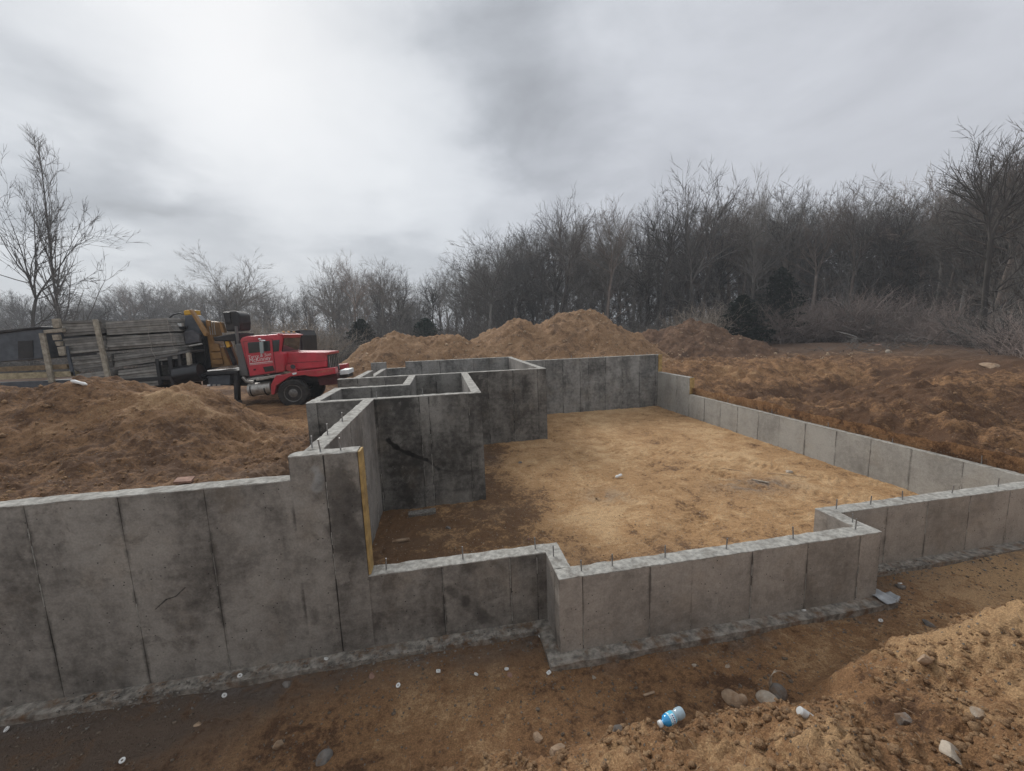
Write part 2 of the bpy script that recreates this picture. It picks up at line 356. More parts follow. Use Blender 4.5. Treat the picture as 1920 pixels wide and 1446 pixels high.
def terrain(x, y):
    x = np.asarray(x, float); y = np.asarray(y, float)
    lo = perlin(x*.22, y*.22, 3)
    z = 1.18+.10*lo+.05*perlin(x*.7, y*.7, 5)                          # natural grade
    far = ss(24, 45, np.hypot(x, y)); z = z+far*(.25*perlin(x*.05, y*.05, 9)+.15)
    z = z+ss(70, 260, np.hypot(x, y))*2.0
    rough = np.full(x.shape, .05)
    # left: backfill behind the tall front wall rising to a ridge, falling to the truck pad
    L = (1-ss(-3.4, -1.9, x))
    t = np.clip((y-4.76)/(10.8-4.76), 0, 1)
    ridge = np.interp(x, RX, RZ)
    zl = 2.10+(ridge-2.10)*ss(.25, 1, t)-.55*np.sin(np.pi*np.clip(t*1.15, 0, 1))*(1-.4*(1-ss(-10, -6, x)))
    zl = np.where(y > 10.8, ridge+(z-ridge)*ss(10.8, 13.6, y), zl)
    trench = ss(-3.3, -1.9, x)*ss(4.9, 6.3, y)*(1-ss(8.0, 12.5, y))
    zl = zl-trench*.95
    leftmask = (1-ss(-1.6, -1.3, x))*ss(4.6, 4.72, y)*(1-ss(13.2, 14.2, y))
    z = z*(1-leftmask)+zl*leftmask; rough = rough+leftmask*.085
    # right: excavation outside the right wall, a low berm, a pit and the bank beyond
    d = x-9.9
    ang = fbm(x, y, .16, 3, 21)
    zr = .50+.15*ang
    bx_ = 11.2+(12.6-y)*.42+ang*1.6
    zr = zr+.46*np.exp(-((x-bx_)/.75)**2)*ss(4.5, 7, y)*(1-ss(12.2, 13.6, y))
    py_ = 15.0+.10*(x-14)+ang*1.4
    pitm = np.exp(-((y-py_)/.95)**2)*ss(10.9, 12.2, x)*(1-ss(19.5, 22, x))*(.62+.5*perlin(x*.55, y*.2, 27))
    zr = zr-.85*np.clip(pitm, 0, 1)
    hum = .85*np.exp(-(((x-20)/3.6)**2+((y-11.6)/2.2)**2))+.45*np.exp(-(((x-15.5)/1.5)**2+((y-10.6)/1.6)**2))-.40*np.exp(-(((x-16.3)/1.3)**2+((y-8.0)/1.4)**2))
    zr = zr+hum
    bank = ss(15.9, 19.0, y+ang*1.6-.06*(x-14))
    bank = np.maximum(bank, ss(20.5, 25, x+ang*2))
    zr = zr+(z+.10-zr)*bank
    rid = 1-2*np.abs(perlin(x*.42+.5*ang, y*.42, 29)); zr = zr+.22*ss(.8, 2.0, d)*(1-ss(22, 28, np.hypot(d, y*.6)))*(rid-.3)
    zr = zr+.24*ss(.3, 1.2, d)*(1-ss(20, 27, np.hypot(d, y*.6)))*fbm(x, y, .75, 5, 25, .62, True)
    rm = ss(9.78, 9.8, x)*ss(4.66, 4.68, y)*(1-ss(34, 40, x))
    z = z*(1-rm)+zr*rm; rough = rough+rm*.10*(1-ss(26, 34, x))
    # front: trench floor at the footings, then the mound the camera stands on
    fm = 1-ss(4.62, 4.70, y)
    zt = -.075+.028*perlin(x*.9, y*.9, 31)
    zt = zt+ss(6.5, 16, x)*(.35+.05*(x-6.5))*ss(-1, 4.4, y)*.6
    my = np.interp(x, MX, MY)+.07*perlin(x*1.3, y*.6, 41)+.05*perlin(x*3.7, y*2, 43)
    e = my-y
    zm = .34*ss(-.12, .30, e)+np.clip(e-.05, 0, 5)*.50+.10*ss(0, .8, e)*perlin(x*1.1, y*1.4, 45)
    zm = np.minimum(zm, 2.05)
    right_lump = .42*np.exp(-(((x-5.0)/.60)**2+((y-2.35)/.40)**2))+.20*np.exp(-(((x-2.55)/.35)**2+((y-1.95)/.4)**2))
    zf = zt+zm+right_lump
    z = z*(1-fm)+zf*fm
    onm = fm*ss(.0, .35, e); rough = rough*(1-fm)+fm*(.022+.045*ss(-.1, .4, e))
    n = fbm(x, y, 1.7, 5, 51, .55)*1.6+fbm(x, y, 4.5, 4, 61, .55, True)*.5
    z = z+rough*n
    cl = fbm(x, y, 6.5, 4, 71, .6, True)
    z = z+onm*(.085*cl+.075*fbm(x, y, 2.3, 3, 75, .5, True))+.010*fm*fbm(x, y, 9, 3, 81)
    return z
def floor_h(x, y):
    tr = 0
    for (ax, ay, bx_, by_, k) in ((1.5, 15.5, 8.5, 6.0, 1), (2.4, 16.2, 9.2, 7.0, 2), (4.0, 15.8, 3.2, 6.2, 3), (5.4, 15.8, 4.8, 5.6, 4), (9.2, 14.5, 1.6, 9.5, 5), (8.8, 12.6, 2.0, 7.4, 6), (8.6, 9.5, 3.0, 5.4, 7), (7.2, 16.0, 6.6, 5.4, 8)):
        L_ = math.hypot(bx_-ax, by_-ay); ux, uy = (bx_-ax)/L_, (by_-ay)/L_; sx = (x-ax)*ux+(y-ay)*uy; dd = -(x-ax)*uy+(y-ay)*ux+.5*perlin(sx*.25, sx*0+k, 33)
        mk = (1-ss(.17, .25, np.abs(dd)))*ss(0, .8, sx)*(1-ss(L_-.8, L_, sx))*ss(-.25, .2, perlin(x*.9, y*.9, 140+k))
        tr = tr+mk*(.017*np.sin(sx*2*np.pi/.17+.8*perlin(x*3, y*3, 7))-.022)
    wx = x+.25*fbm(x, y, 1.1, 2, 97); wy = y+.25*fbm(x, y, 1.1, 2, 98)
    return .015+tr+.030*(1-ss(.9, 2.8, x))*fbm(x, y, 4.0, 4, 99, .6, True)+.025*fbm(x, y, .8, 3, 91)+.030*fbm(wx*.8, wy*1.5, 2.6, 4, 93, .6)+.020*fbm(wx*.7, wy*1.4, 6.0, 3, 95, .6, True)

def hit(px, py, hfun=terrain, t0=1.0, t1=80):
    r = ray(px, py); r = r/np.linalg.norm(r)
    t = np.linspace(t0, t1, 6000); P = CC[None]+t[:, None]*r[None]
    h = hfun(P[:, 0], P[:, 1]); k = int(np.argmax(P[:, 2] < h))
    p = P[k].copy(); p[2] = float(h[k]); return p

def tensor_grid(xs, ys, hfun, keep=None):
    X, Y = np.meshgrid(xs, ys); Z = hfun(X, Y); nx, ny = len(xs), len(ys)
    i = np.arange(nx*ny).reshape(ny, nx)
    q = np.stack([i[:-1, :-1], i[:-1, 1:], i[1:, 1:], i[1:, :-1]], -1).reshape(-1, 4)
    V = np.stack([X, Y, Z], -1).reshape(-1, 3)
    if keep is not None:
        c = V[q].mean(1); q = q[keep(c[:, 0], c[:, 1])]
        u, inv = np.unique(q, return_inverse=True); V = V[u]; q = inv.reshape(-1, 4)
    return V, q
def seg(a, b, s): return list(np.arange(a, b, s))
def soil_attr(me, V, fn):
    c = fn(V[:, 0].astype(float), V[:, 1].astype(float)); a = me.color_attributes.new('soil', 'FLOAT_COLOR', 'POINT')
    buf = np.ones((len(V), 4), np.float32); buf[:, 0] = c[0]; buf[:, 1] = c[1]; buf[:, 2] = c[2]
    a.data.foreach_set('color', buf.ravel())

HT = .1  # half wall thickness
RECTS = [(-1.52, 9.78, Y0+HT, YW1+HT), (-2.61, 9.78, YW1+HT, YW2+HT), (1.25, 5.46, Y1+HT, Y0+HT), (-2.65, 3.29, YW2+HT, YW3+HT), (3.29, 9.78, YW2+HT, YW4+HT)]
def inside(x, y):
    r = np.zeros(np.shape(x), bool)
    for a, b, c, d in RECTS: r |= (x > a) & (x < b) & (y > c) & (y < d)
    r &= ~((x < -1.0) & (x > -9) & (y > 8.4) & (y < 8.46) & False)
    return r
geo = lambda a, b, n: list(np.geomspace(a, b, n))
xs = np.array(sorted([-9-g for g in geo(.3, 900, 60)]+seg(-9, 9.5, .035)+seg(9.5, 20, .07)+[20+g for g in geo(.3, 900, 70)]))
ys = np.array(sorted([.4-g for g in geo(.15, 700, 30)]+seg(.4, 4.7, .026)+seg(4.7, 12, .06)+seg(12, 24, .10)+[24+g for g in geo(.25, 1200, 75)]))
V, q = tensor_grid(xs, ys, terrain, lambda x, y: ~inside(x, y))
def ground_soil(x, y):
    n = fbm(x, y, .35, 4, 101); n2 = fbm(x, y, 1.3, 3, 111)
    sand = .5+.35*n
    my = np.interp(x, MX, MY); e = my-y
    front = 1-ss(4.6, 4.7, y); onm = front*ss(0, .4, e)
    trench = front*(1-ss(0, .4, e))
    sand = sand+onm*(.16+.35*n2)+.5*np.exp(-(((x-5.0)/.60)**2+((y-2.3)/.45)**2))+trench*(-.06+.50*ss(4.8, 7.0, x))
    wet = trench*(1-ss(-3.2, -.6, x+.9*(4.4-y)+n*.8))+.5*trench*np.exp(-((y-4.3)/.35)**2)*(1-ss(6, 8, x))
    wet = wet+.35*(1-ss(-3.2, -1.6, x))*ss(4.7, 5, y)*np.exp(-((y-7)/1.5)**2)*ss(-4.5, -2.5, x)
    grav = trench*np.clip(np.exp(-((y-(4.32-.55*((x > 1) & (x < 5.6))))/.14)**2)*(.35+n2*1.4), 0, 1)*.8
    wet = wet+.14*(1-ss(-2, -1.6, x))*ss(4.7, 4.8, y)*(1-ss(10.5, 12.5, y))
    right = ss(9.8, 10, x)*ss(4.6, 4.8, y)
    r = np.hypot(x, y)
    sand = sand+right*(-.30+.20*ss(15.5, 17.5, y)*(1-ss(23, 28, y))-.1*np.exp(-((y-14.6)/1.2)**2))-.25*ss(26, 34, r)
    wet = wet+.40*ss(28, 38, r+4*n)
    left = (1-ss(-2, -1.6, x))*ss(4.7, 4.8, y)
    PA, PB = hit(300, 738), hit(470, 812); tt = np.clip(((x-PA[0])*(PB[0]-PA[0])+(y-PA[1])*(PB[1]-PA[1]))/((PB[0]-PA[0])**2+(PB[1]-PA[1])**2), 0, 1.15)
    pd = np.hypot(x-PA[0]-tt*(PB[0]-PA[0]), y-PA[1]-tt*(PB[1]-PA[1])); sand = sand+left*.45*np.exp(-((pd+.25*n2)/.38)**2)
    sand = sand+left*(-.20+.35*np.exp(-((y-12.5)/1.6)**2)*ss(-8, -4, x))
    return np.clip(sand, 0, 1), np.clip(wet, 0, 1), np.clip(grav, 0, 1)
me = mesh_np('ground', V, [(4, q)], [M_ground], True); soil_attr(me, V, ground_soil)
tag(obj_np('ground', me), kind='structure')
fx = np.array(seg(-2.62, 9.79, .032)); fyv = np.array(seg(4.08, 19.2, .04))
V, q = tensor_grid(fx, fyv, floor_h, inside)
def floor_soil(x, y):
    n = fbm(x, y, .4, 4, 121); n2 = fbm(x, y, 1.1, 4, 131)
    sand = .62+.35*n+.2*n2
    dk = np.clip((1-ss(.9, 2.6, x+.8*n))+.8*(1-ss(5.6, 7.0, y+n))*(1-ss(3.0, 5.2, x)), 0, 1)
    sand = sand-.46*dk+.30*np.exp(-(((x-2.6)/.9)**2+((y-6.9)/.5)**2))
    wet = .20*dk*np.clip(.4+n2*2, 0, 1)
    grav = .9*np.exp(-(((x-6.9)/.9)**2+((y-7.6)/.45)**2))+.6*np.exp(-(((x-1.25)/.35)**2+((y-11.2)/.6)**2))+.5*np.exp(-(((x-3.4)/.5)**2+((y-7.9)/.4)**2))+.5*np.exp(-(((x+.6)/.5)**2+((y-5.4)/.5)**2))
    return np.clip(sand, 0, 1), np.clip(wet, 0, 1), np.clip(grav, 0, 1)
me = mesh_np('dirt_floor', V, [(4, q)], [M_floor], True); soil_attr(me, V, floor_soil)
tag(obj_np('dirt_floor', me), kind='structure')

# ------------------------------------------------------------------ poured concrete walls
def slab_top(mbv, a0, a1, c0, c1, z, axis, th=.016, step=.045, amp=.007):
    """a rough screeded strip; appends to lists"""
    n = max(2, int((a1-a0)/step)); m = 4
    A = np.linspace(a0, a1, n+1); Cc = np.linspace(c0, c1, m+1)
    AA, CCc = np.meshgrid(A, Cc, indexing='ij')
    Z = z+amp*fbm(AA, CCc, 5, 4, 7, .65)*2
    edge = np.zeros_like(AA); edge[:, 0] = -1; edge[:, -1] = 1
    CCj = CCc+edge*(.004*perlin(AA*9, CCc*3, 5)-.010*np.clip(perlin(AA*4.3, CCc*3, 6)-.25, 0, 1))
    Z = Z-np.abs(edge)*(.004*(1+perlin(AA*7, CCc*2, 15))+.010*np.clip(perlin(AA*4.3, CCc*3, 6)-.2, 0, 1))
    top = np.stack([AA, CCj, Z], -1); bot = np.stack([AA, CCj, np.full_like(Z, z-th)], -1)
    P = np.concatenate([top.reshape(-1, 3), bot.reshape(-1, 3)])
    if axis == 'y': P = P[:, [1, 0, 2]]
    N = (n+1)*(m+1); idx = np.arange(N).reshape(n+1, m+1); fs = []
    for i in range(n):
        for j in range(m): fs.append((idx[i, j], idx[i+1, j], idx[i+1, j+1], idx[i, j+1]))
        fs.append((idx[i, 0]+N, idx[i+1, 0]+N, idx[i+1, 0], idx[i, 0])); fs.append((idx[i, m], idx[i+1, m], idx[i+1, m]+N, idx[i, m]+N))
    for j in range(m):
        fs.append((idx[0, j], idx[0, j+1], idx[0, j+1]+N, idx[0, j]+N)); fs.append((idx[n, j]+N, idx[n, j+1]+N, idx[n, j+1], idx[n, j]))
    if axis == 'y': fs = [f[::-1] for f in fs]
    mbv.add(P, fs)

def wall(name, label, axis, c, profile, joints, mat, bolts=(), foot=(.17, .17), foot_range=None, z0=-.3, bolt_h=.15):
    c0, c1 = c, c+.2
    a_mid = (profile[0][0]+profile[-1][1])/2
    base = (a_mid, c+HT, 0) if axis == 'x' else (c+HT, a_mid, 0)
    root = thing(name, label, 'concrete wall', base, 'poured concrete foundation walls')
    def bx(mb, a0, a1, d0, d1, zz0, zz1):
        if axis == 'x': mb.box((a0, d0, zz0), (a1, d1, zz1))
        else: mb.box((d0, a0, zz0), (d1, a1, zz1))
    core = MB(); cap = MB()
    for (a0, a1, zt) in profile:
        bx(core, a0+.004, a1-.004, c0+.010, c1-.010, z0, zt-.018)
        slab_top(cap, a0, a1, c0-.002, c1+.002, zt, axis)
    core.build('core', C_joint, root)
    cuts = sorted(set([p[0] for p in profile]+[profile[-1][1]]+list(joints)))
    for i in range(len(cuts)-1):
        a, b = cuts[i], cuts[i+1]
        if b-a < .03: continue
        zt = [p[2] for p in profile if p[0]-1e-6 <= (a+b)/2 <= p[1]+1e-6][0]
        isj0 = any(abs(a-j) < 1e-6 for j in joints); isj1 = any(abs(b-j) < 1e-6 for j in joints)
        g0, g1 = (rng.uniform(.0015, .0055) if isj0 else 0), (rng.uniform(.0015, .0055) if isj1 else 0)
        o1, o2 = rng.uniform(-.004, .003), rng.uniform(-.003, .004)
        zz = np.linspace(z0+.01, zt-.0165, 16); k0 = rng.uniform(0, 99)
        e0 = a+(g0*(1.0+1.1*fbm(zz*1.0, zz*0+k0, 2.2, 3, 5)) if isj0 else 0*zz); e1 = b-(g1*(1.0+1.1*fbm(zz*1.0, zz*0+k0+7, 2.2, 3, 6)) if isj1 else 0*zz)
        poly = [(float(p), float(q_)) for p, q_ in zip(e0, zz)][::-1]+[(float(p), float(q_)) for p, q_ in zip(e1, zz)]
        mb = MB().prism(poly, c0+o1, c1+o2)
        if axis == 'y': mb.v = [(v[1], v[0], v[2]) for v in mb.v]; mb.f = [f[::-1] for f in mb.f]
        mb.build('panel', mat, root)
    fins = MB()
    for j in joints:
        zt = [p[2] for p in profile if p[0]-1e-6 <= j <= p[1]+1e-6][0]; za = .05
        while za < zt-.15:
            zb = min(zt-.03, za+rng.uniform(.12, .5))
            if rng.random() < .55:
                w2 = rng.uniform(.0015, .004); pr_ = rng.uniform(.003, .008); dx = rng.uniform(-.006, .006)
                bx(fins, j+dx-w2, j+dx+w2, c0-pr_, c0+.02, za, zb); bx(fins, j+dx-w2, j+dx+w2, c1-.02, c1+pr_, za, zb)
            za = zb+rng.uniform(.05, .3)
    if fins.v: tag(fins.build('joint_fins', C_top, root), None, None, None, 'stuff')
    cap.build('cap', C_top, root)
    if foot:
        fr = foot_range or (profile[0][0], profile[-1][1])
        mb = MB(); slab_top(mb, fr[0], fr[1], c0-foot[0], c1+foot[1], -.004, axis, th=.3, amp=.006)
        mb.build('footing', C_foot, root)
    for (bx_, by_) in bolts:
        zt = [p[2] for p in profile if p[0]-.05 <= (bx_ if axis == 'x' else by_) <= p[1]+.05][0]
        h = bolt_h*rng.uniform(.85, 1.1); tx, ty = rng.uniform(-.012, .012), rng.uniform(-.012, .012)
        mb = MB(); mb.tube([(bx_, by_, zt-.02), (bx_+tx, by_+ty, zt+h)], .0085, 7)
        mb.build('anchor_bolt', M_bolt, root)
    return root
ln = lambda a, b, s: [round(a+s*i, 3) for i in range(int((b-a)/s)+1)]
fwall = wall('concrete_wall', 'long dark front wall at left, stepping up at a stub then down low', 'x', Y0,
     [(-15.0, -1.72, ZLw), (-1.72, -1.0, ZH), (-1.0, 1.35, ZL)], [-14.69+.81*0]+ln(-13.91, -5, .81)+[-4.19, -3.38, -2.58, -1.36, -.15, .69, 1.03], C_front,
     [(-.81, 4.64), (.11, 4.65), (1.04, 4.66), (-1.41, 4.66), (-1.19, 4.64)], foot=(.17, .02))
wall('concrete_wall', 'short jog of low wall turning toward the camera beside the middle of the front', 'y', 1.15, [(Y1+.2, Y0, ZL)], [4.37], C_lowy, [(1.22, 4.45)], foot=(.16, .02))
wall('concrete_wall', 'low front wall nearest the camera in the middle with a row of bolts on top', 'x', Y1, [(1.15, 5.56, ZL)],
     [1.43, 2.26, 2.81, 3.63, 4.43, 5.23], C_low, [(1.45, 4.08), (1.83, 4.08), (2.52, 4.1), (3.35, 4.1), (4.33, 4.11), (5.30, 4.12)], foot=(.16, .02), foot_range=(.99, 5.72))
wall('concrete_wall', 'short low jog at the right end of the near front wall', 'y', 5.36, [(Y1+.2, Y0, ZL)], [], C_lowy, [(5.45, 4.28)], foot=(.02, .12))
wall('concrete_wall', 'low front wall set back at the right running out of the picture', 'x', Y0, [(5.36, 9.88, ZL)],
     [6.42, 7.17, 7.99, 8.79], C_low, [(5.62, 4.66), (6.23, 4.66), (6.84, 4.67), (7.79, 4.67), (8.75, 4.68)], foot=(.17, .12), foot_range=(5.37, 10.05))
wall('concrete_wall', 'long low light grey right side wall stepping up twice toward the back corner', 'y', 9.68,
     [(4.76, 14.24, .935), (14.24, YW4, 1.615)], [13.29, 12.41, 11.58, 10.69, 9.88, 9.04, 8.17, 7.35, 6.54, 5.68, 15.1], C_right,
     [(9.80, 5.5), (9.80, 7.0), (9.8, 8.5), (9.8, 10.3), (9.8, 12.2)], foot=(.16, .16))
wall('concrete_wall', 'tall stained back wall in front of the big dirt pile', 'x', YW4, [(3.39, 9.88, 2.415)], [5.17, 5.97, 6.35, 7.16, 7.95, 8.78, 9.6, 4.4], C_back,
     [(5.6, 16.74), (6.4, 16.74), (8.6, 16.74), (9.2, 16.74)], foot=(.10, .1), bolt_h=.12)
wall('concrete_wall', 'depth wall closing the right side of the far rear room', 'y', 3.19, [(YW2+.2, YW3, ZH)], ln(13.8, 18.9, .82), C_tally, [], foot=None)
wall('concrete_wall', 'rearmost low looking wall with a dip in its top beside a pier', 'x', YW3, [(-3.24, -2.57, 2.48), (-2.57, -1.70, 2.19), (-1.70, 3.39, 2.46)],
     [-3.0, -.97, -.11, .69, 1.48, 2.24], C_back, [(-3.1, 19.2), (-2.75, 19.2), (-1.5, 19.2)], foot=None, bolt_h=.13)
wall('concrete_wall', 'depth wall on the left of the far rear room just past the truck bumper', 'y', -2.75, [(YW2+.2, 15.4, ZH), (15.4, YW3, 2.2)], ln(13.8, 18.9, .82), C_tally, [], foot=None)
wall('concrete_wall', 'second cross wall with a long pale top behind the small stair room', 'x', YW2, [(-3.18, 3.39, ZH)], [-2.6, -1.8, -.21, .6, 1.43, 2.26, 3.1], C_tall,
     [(-.47, 12.9)], foot=(.12, .1))
wall('concrete_wall', 'depth wall on the right of the small room joining the two cross walls', 'y', .58, [(YW1+.2, YW2, ZH)], ln(9.3, 12.7, .82), C_tally, [], foot=(.02, .14))
wall('concrete_wall', 'large dark cross wall in the centre with a curved black stain', 'x', YW1, [(-2.71, .78, ZH)], [-2.51, -1.39, -.52, -.33, .5], C_tall,
     [(-1.38, 8.45), (-.44, 8.45)], foot=(.14, .02), foot_range=(-2.85, .9))
wall('concrete_wall', 'left end wall of the small room facing the truck', 'y', -2.71, [(YW1+.2, 10.4, ZH)], [9.35], C_tally, [], foot=(.14, .02))
wall('concrete_wall', 'inner cross wall at the back of the left small room', 'x', 10.4, [(-2.71, -.85, ZH)], [-1.8], C_tall, [], foot=None)
wall('concrete_wall', 'short depth wall between inner corner and second cross wall', 'y', -1.05, [(10.6, YW2, ZH)], [11.4, 12.2], C_tally, [], foot=None)
wall('concrete_wall', 'depth wall with a pale rough top running back from the stub at left', 'y', -1.62, [(Y0+.2, YW1, ZH)], [5.4, 6.2, 7.0, 7.8], C_tally,
     [(-1.56, 4.86), (-1.55, 5.48), (-1.55, 6.28)], foot=(.16, .16))
# boards are built in world space then given an origin at their foot
def lumber(name, label, cat, box, mat, group=None, bevel=.005):
    a, b = np.array(box[0], float), np.array(box[1], float); o0 = np.array([(a[0]+b[0])/2, (a[1]+b[1])/2, a[2]])
    mb = MB(); mb.box(a-o0, b-o0); o = mb.build(name, mat, None, bevel=bevel); o.location = Vector(o0)
    return tag(o, label, cat, group, 'thing')
lumber('bulkhead_board', 'tall yellow wooden board on the end of the stub at left', 'board', ((-.998, 4.565, .93), (-.968, 4.755, 2.43)), M_wood, 'wooden bulkhead boards')
lumber('bulkhead_board', 'yellow board on the far right corner of the back wall', 'board', ((9.70, 16.60, 1.62), (9.882, 16.637, 2.42)), M_wood, 'wooden bulkhead boards')
lumber('bulkhead_board', 'short yellow board at the step of the right side wall', 'board', ((9.685, 14.20, .945), (9.875, 14.237, 1.60)), M_wood, 'wooden bulkhead boards')

# ------------------------------------------------------------------ dirt piles (each a heap with its own mesh)
def bump_sum(x, y, bumps):
    z = np.zeros(np.shape(x))
    for (cx, cy, h, rx, ry) in bumps:
        r = np.sqrt(((x-cx)/rx)**2+((y-cy)/ry)**2)
        z = np.maximum(z, h*np.clip(1-r, 0, 1)**1.0*(1-.10*np.exp(-(r/.12)**2)))
    return z
def crest_z(x, y, crest, slope):
    z = np.full(np.shape(x), -9.0)
    for (ax, ay, ah), (bx_, by_, bh) in zip(crest[:-1], crest[1:]):
        L2 = (bx_-ax)**2+(by_-ay)**2; t = np.clip(((x-ax)*(bx_-ax)+(y-ay)*(by_-ay))/L2, 0, 1)
        d = np.hypot(x-ax-t*(bx_-ax), y-ay-t*(by_-ay)); z = np.maximum(z, ah+(bh-ah)*t-slope*(np.sqrt(d*d+.12)-.34))
    return z
def pile(name, label, crest, mat, slope=.60, amp=.2, step=.10, seed=0):
    m = max(c[2] for c in crest)/slope+.8
    x0 = min(c[0] for c in crest)-m; x1 = max(c[0] for c in crest)+m; y0 = min(c[1] for c in crest)-m; y1 = max(c[1] for c in crest)+m
    def base(x, y):
        wx = x+.7*fbm(x, y, .45, 4, seed+1); wy = y+.9*fbm(x, y, .45, 4, seed+2); return crest_z(wx, wy, crest, slope)
    def h(x, y):
        z = base(x, y); env = ss(-.1, .7, z)
        z = z+env*amp*(1.5*fbm(x, y, .8, 5, seed+3, .6)+1.0*fbm(x, y, 2.2, 5, seed+4, .62, True))
        z = z+env*.12*perlin(x*1.5+.8*fbm(x, y, .6, 2, seed+6), y*.25, seed+5)
        return terrain(x, y)-.07+z
    V, q = tensor_grid(np.arange(x0, x1, step), np.arange(y0, y1, step), h, lambda x, y: base(x, y) > -.12)
    c = np.array([(x0+x1)/2, (y0+y1)/2, 1.2]); o = obj_np(name, mesh_np(name, V-c, [(4, q)], [mat], True)); o.location = Vector(c)
    return tag(o, label, 'dirt pile', 'spoil piles behind the foundation', 'thing')
def crest(pts, Y):
    out = []
    for k, (px, py) in enumerate(pts):
        yy = Y+.5*math.sin(k*1.7); p = at(px, py, yy); out.append((p[0], p[1], p[2]-1.2))
    return out
pile('dirt_pile', 'low brown dirt pile with two soft peaks beside the truck', crest([(680, 662), (708, 640), (735, 621), (768, 630), (800, 633), (832, 626), (862, 630), (890, 640), (925, 645)], 26), M_pile, seed=200)
pile('dirt_pile', 'tallest reddish brown dirt pile with a rounded main peak', crest([(895, 642), (930, 614), (962, 596), (985, 602), (1002, 608), (1030, 594), (1060, 584), (1078, 581), (1100, 589), (1130, 611), (1162, 629), (1195, 644), (1235, 655)], 27.5), M_pile, seed=240, slope=.62)
pile('dirt_pile', 'low dark dirt heap right of the tallest pile with a cut face', crest([(1205, 636), (1228, 621), (1255, 616), (1292, 601), (1322, 610), (1362, 629), (1410, 643)], 30), soil('soil_dark_heap', (.30, .185, .115), (.18, .105, .065), (.09, .055, .038), attr=False, bump=1.0, fine=.8), seed=280, slope=.5)

# ------------------------------------------------------------------ red crane truck with a load of wall forms
M_red = simple('red_paint', (.48, .042, .060), .30, 0, .14, 3, 0, (.24, .085, .06), .45)
M_reddk = simple('dark_red_frame', (.085, .014, .016), .6, 0, .2, 6, .1, (.05, .03, .02), .5)
M_black = simple('black_steel', (.014, .014, .016), .55, 0, .35, 5, .2, (.06, .045, .035), .45)
M_black2 = simple('black_plastic', (.012, .012, .014), .28, 0, .3, 6, .3)
M_rubber = simple('tyre_rubber', (.022, .021, .020), .85, 0, .3, 12, .4, (.07, .055, .045), .6)
M_rim = simple('wheel_rim', (.17, .16, .15), .5, .4, .3, 14, .2)
M_yellow = simple('crane_yellow', (.30, .16, .05), .5, 0, .2, 5, .1, (.16, .085, .035), .6)
M_yellow2 = simple('crane_bright_yellow', (.62, .34, .03), .45, 0, .12, 6)
M_alu = simple('tank_aluminium', (.42, .40, .37), .45, .6, .2, 12, .2, (.14, .11, .08), .5)
M_chrome = simple('chrome', (.75, .75, .75), .15, 1, .05, 5)
M_grille = simple('grille_grey', (.085, .085, .085), .5, .4, .35, 20, .3)
M_heat = simple('exhaust_guard', (.16, .155, .15), .5, .6, .4, 60, .8)
M_white = simple('white_paint', (.74, .76, .76), .5, 0, .08, 6)
M_bluegrey = simple('grey_blue_steel', (.075, .085, .10), .5, .1, .25, 5, .1)
M_tarp = simple('grey_tarp', (.10, .10, .11), .8, 0, .3, 5, .6)
M_lens = simple('amber_lens', (.55, .30, .12), .3)
def glass(name, col):
    m, t, b = principled(name); b.inputs['Base Color'].default_value = (*col, 1); b.inputs['Roughness'].default_value = .06; b.inputs['Specular IOR Level'].default_value = .8
    return m
M_glass = glass('cab_glass', (.028, .036, .038))
M_mirror = glass('mirror_glass', (.30, .36, .36))
def pz(pts, Y): return [(float(at(px, py, Y)[0]), float(at(px, py, Y)[2])) for px, py in pts]
TY = 16.0
truck = thing('crane_truck', 'red crane truck with white door lettering parked behind the left walls', 'truck', (*at(540, 763, TY)[:2], 1.15))
def pr(name, pts, y0, y1, mat, parent=truck, bevel=.02, Y=None, smooth=False):
    return MB().prism(pz(pts, y0 if Y is None else Y), y0, y1).build(name, mat, parent, smooth, bevel)
cab_pts = [(449, 638), (453, 633.5), (462, 630.5), (500, 628), (524, 625.6), (531.5, 628), (529.5, 634), (525.5, 660.5), (533, 661.5), (533, 697), (515.4, 699.8), (467.9, 707)]
cab = pr('cab', cab_pts, 16.15, 18.15, M_red, bevel=.05)
# door with window, seams, lower panel, handle and lettering
door_pts = [(456.5, 641.5), (509.5, 636), (512, 664), (516.5, 698), (468.6, 705.5)]
door = pr('door', door_pts, 16.125, 16.149, M_red, bevel=.008)
pr('door_seam', [(455.6, 640.7), (510.2, 635.2), (512.8, 664), (517.3, 698.6), (467.8, 706.3)], 16.137, 16.1495, M_reddk, door, 0, Y=16.125)
pr('door_window', [(464, 642.3), (505.5, 639), (506.8, 657.8), (466.3, 662.9)], 16.112, 16.124, M_glass, door, .004)
pr('lower_panel', [(493, 688.5), (511.5, 685.6), (515, 695), (497, 698)], 16.112, 16.124, M_glass, door, .004)
pr('handle', [(475, 692), (479, 691.5), (479.2, 694.5), (475.2, 695)], 16.10, 16.124, M_reddk, door, .004)
pr('quarter_window', [(510.8, 638.4), (524.2, 637), (522.8, 658.8), (512.9, 660)], 16.135, 16.149, M_glass, truck, .004)
pr('windshield', [(529.8, 634.5), (531.2, 634.2), (526.8, 659.8), (525.4, 660)], 16.28, 18.02, M_glass, truck, .003, Y=16.15)
pr('sun_visor', [(521, 625.2), (533.5, 627.4), (533, 629.6), (521, 627.8)], 16.12, 18.18, M_red, truck, .01)
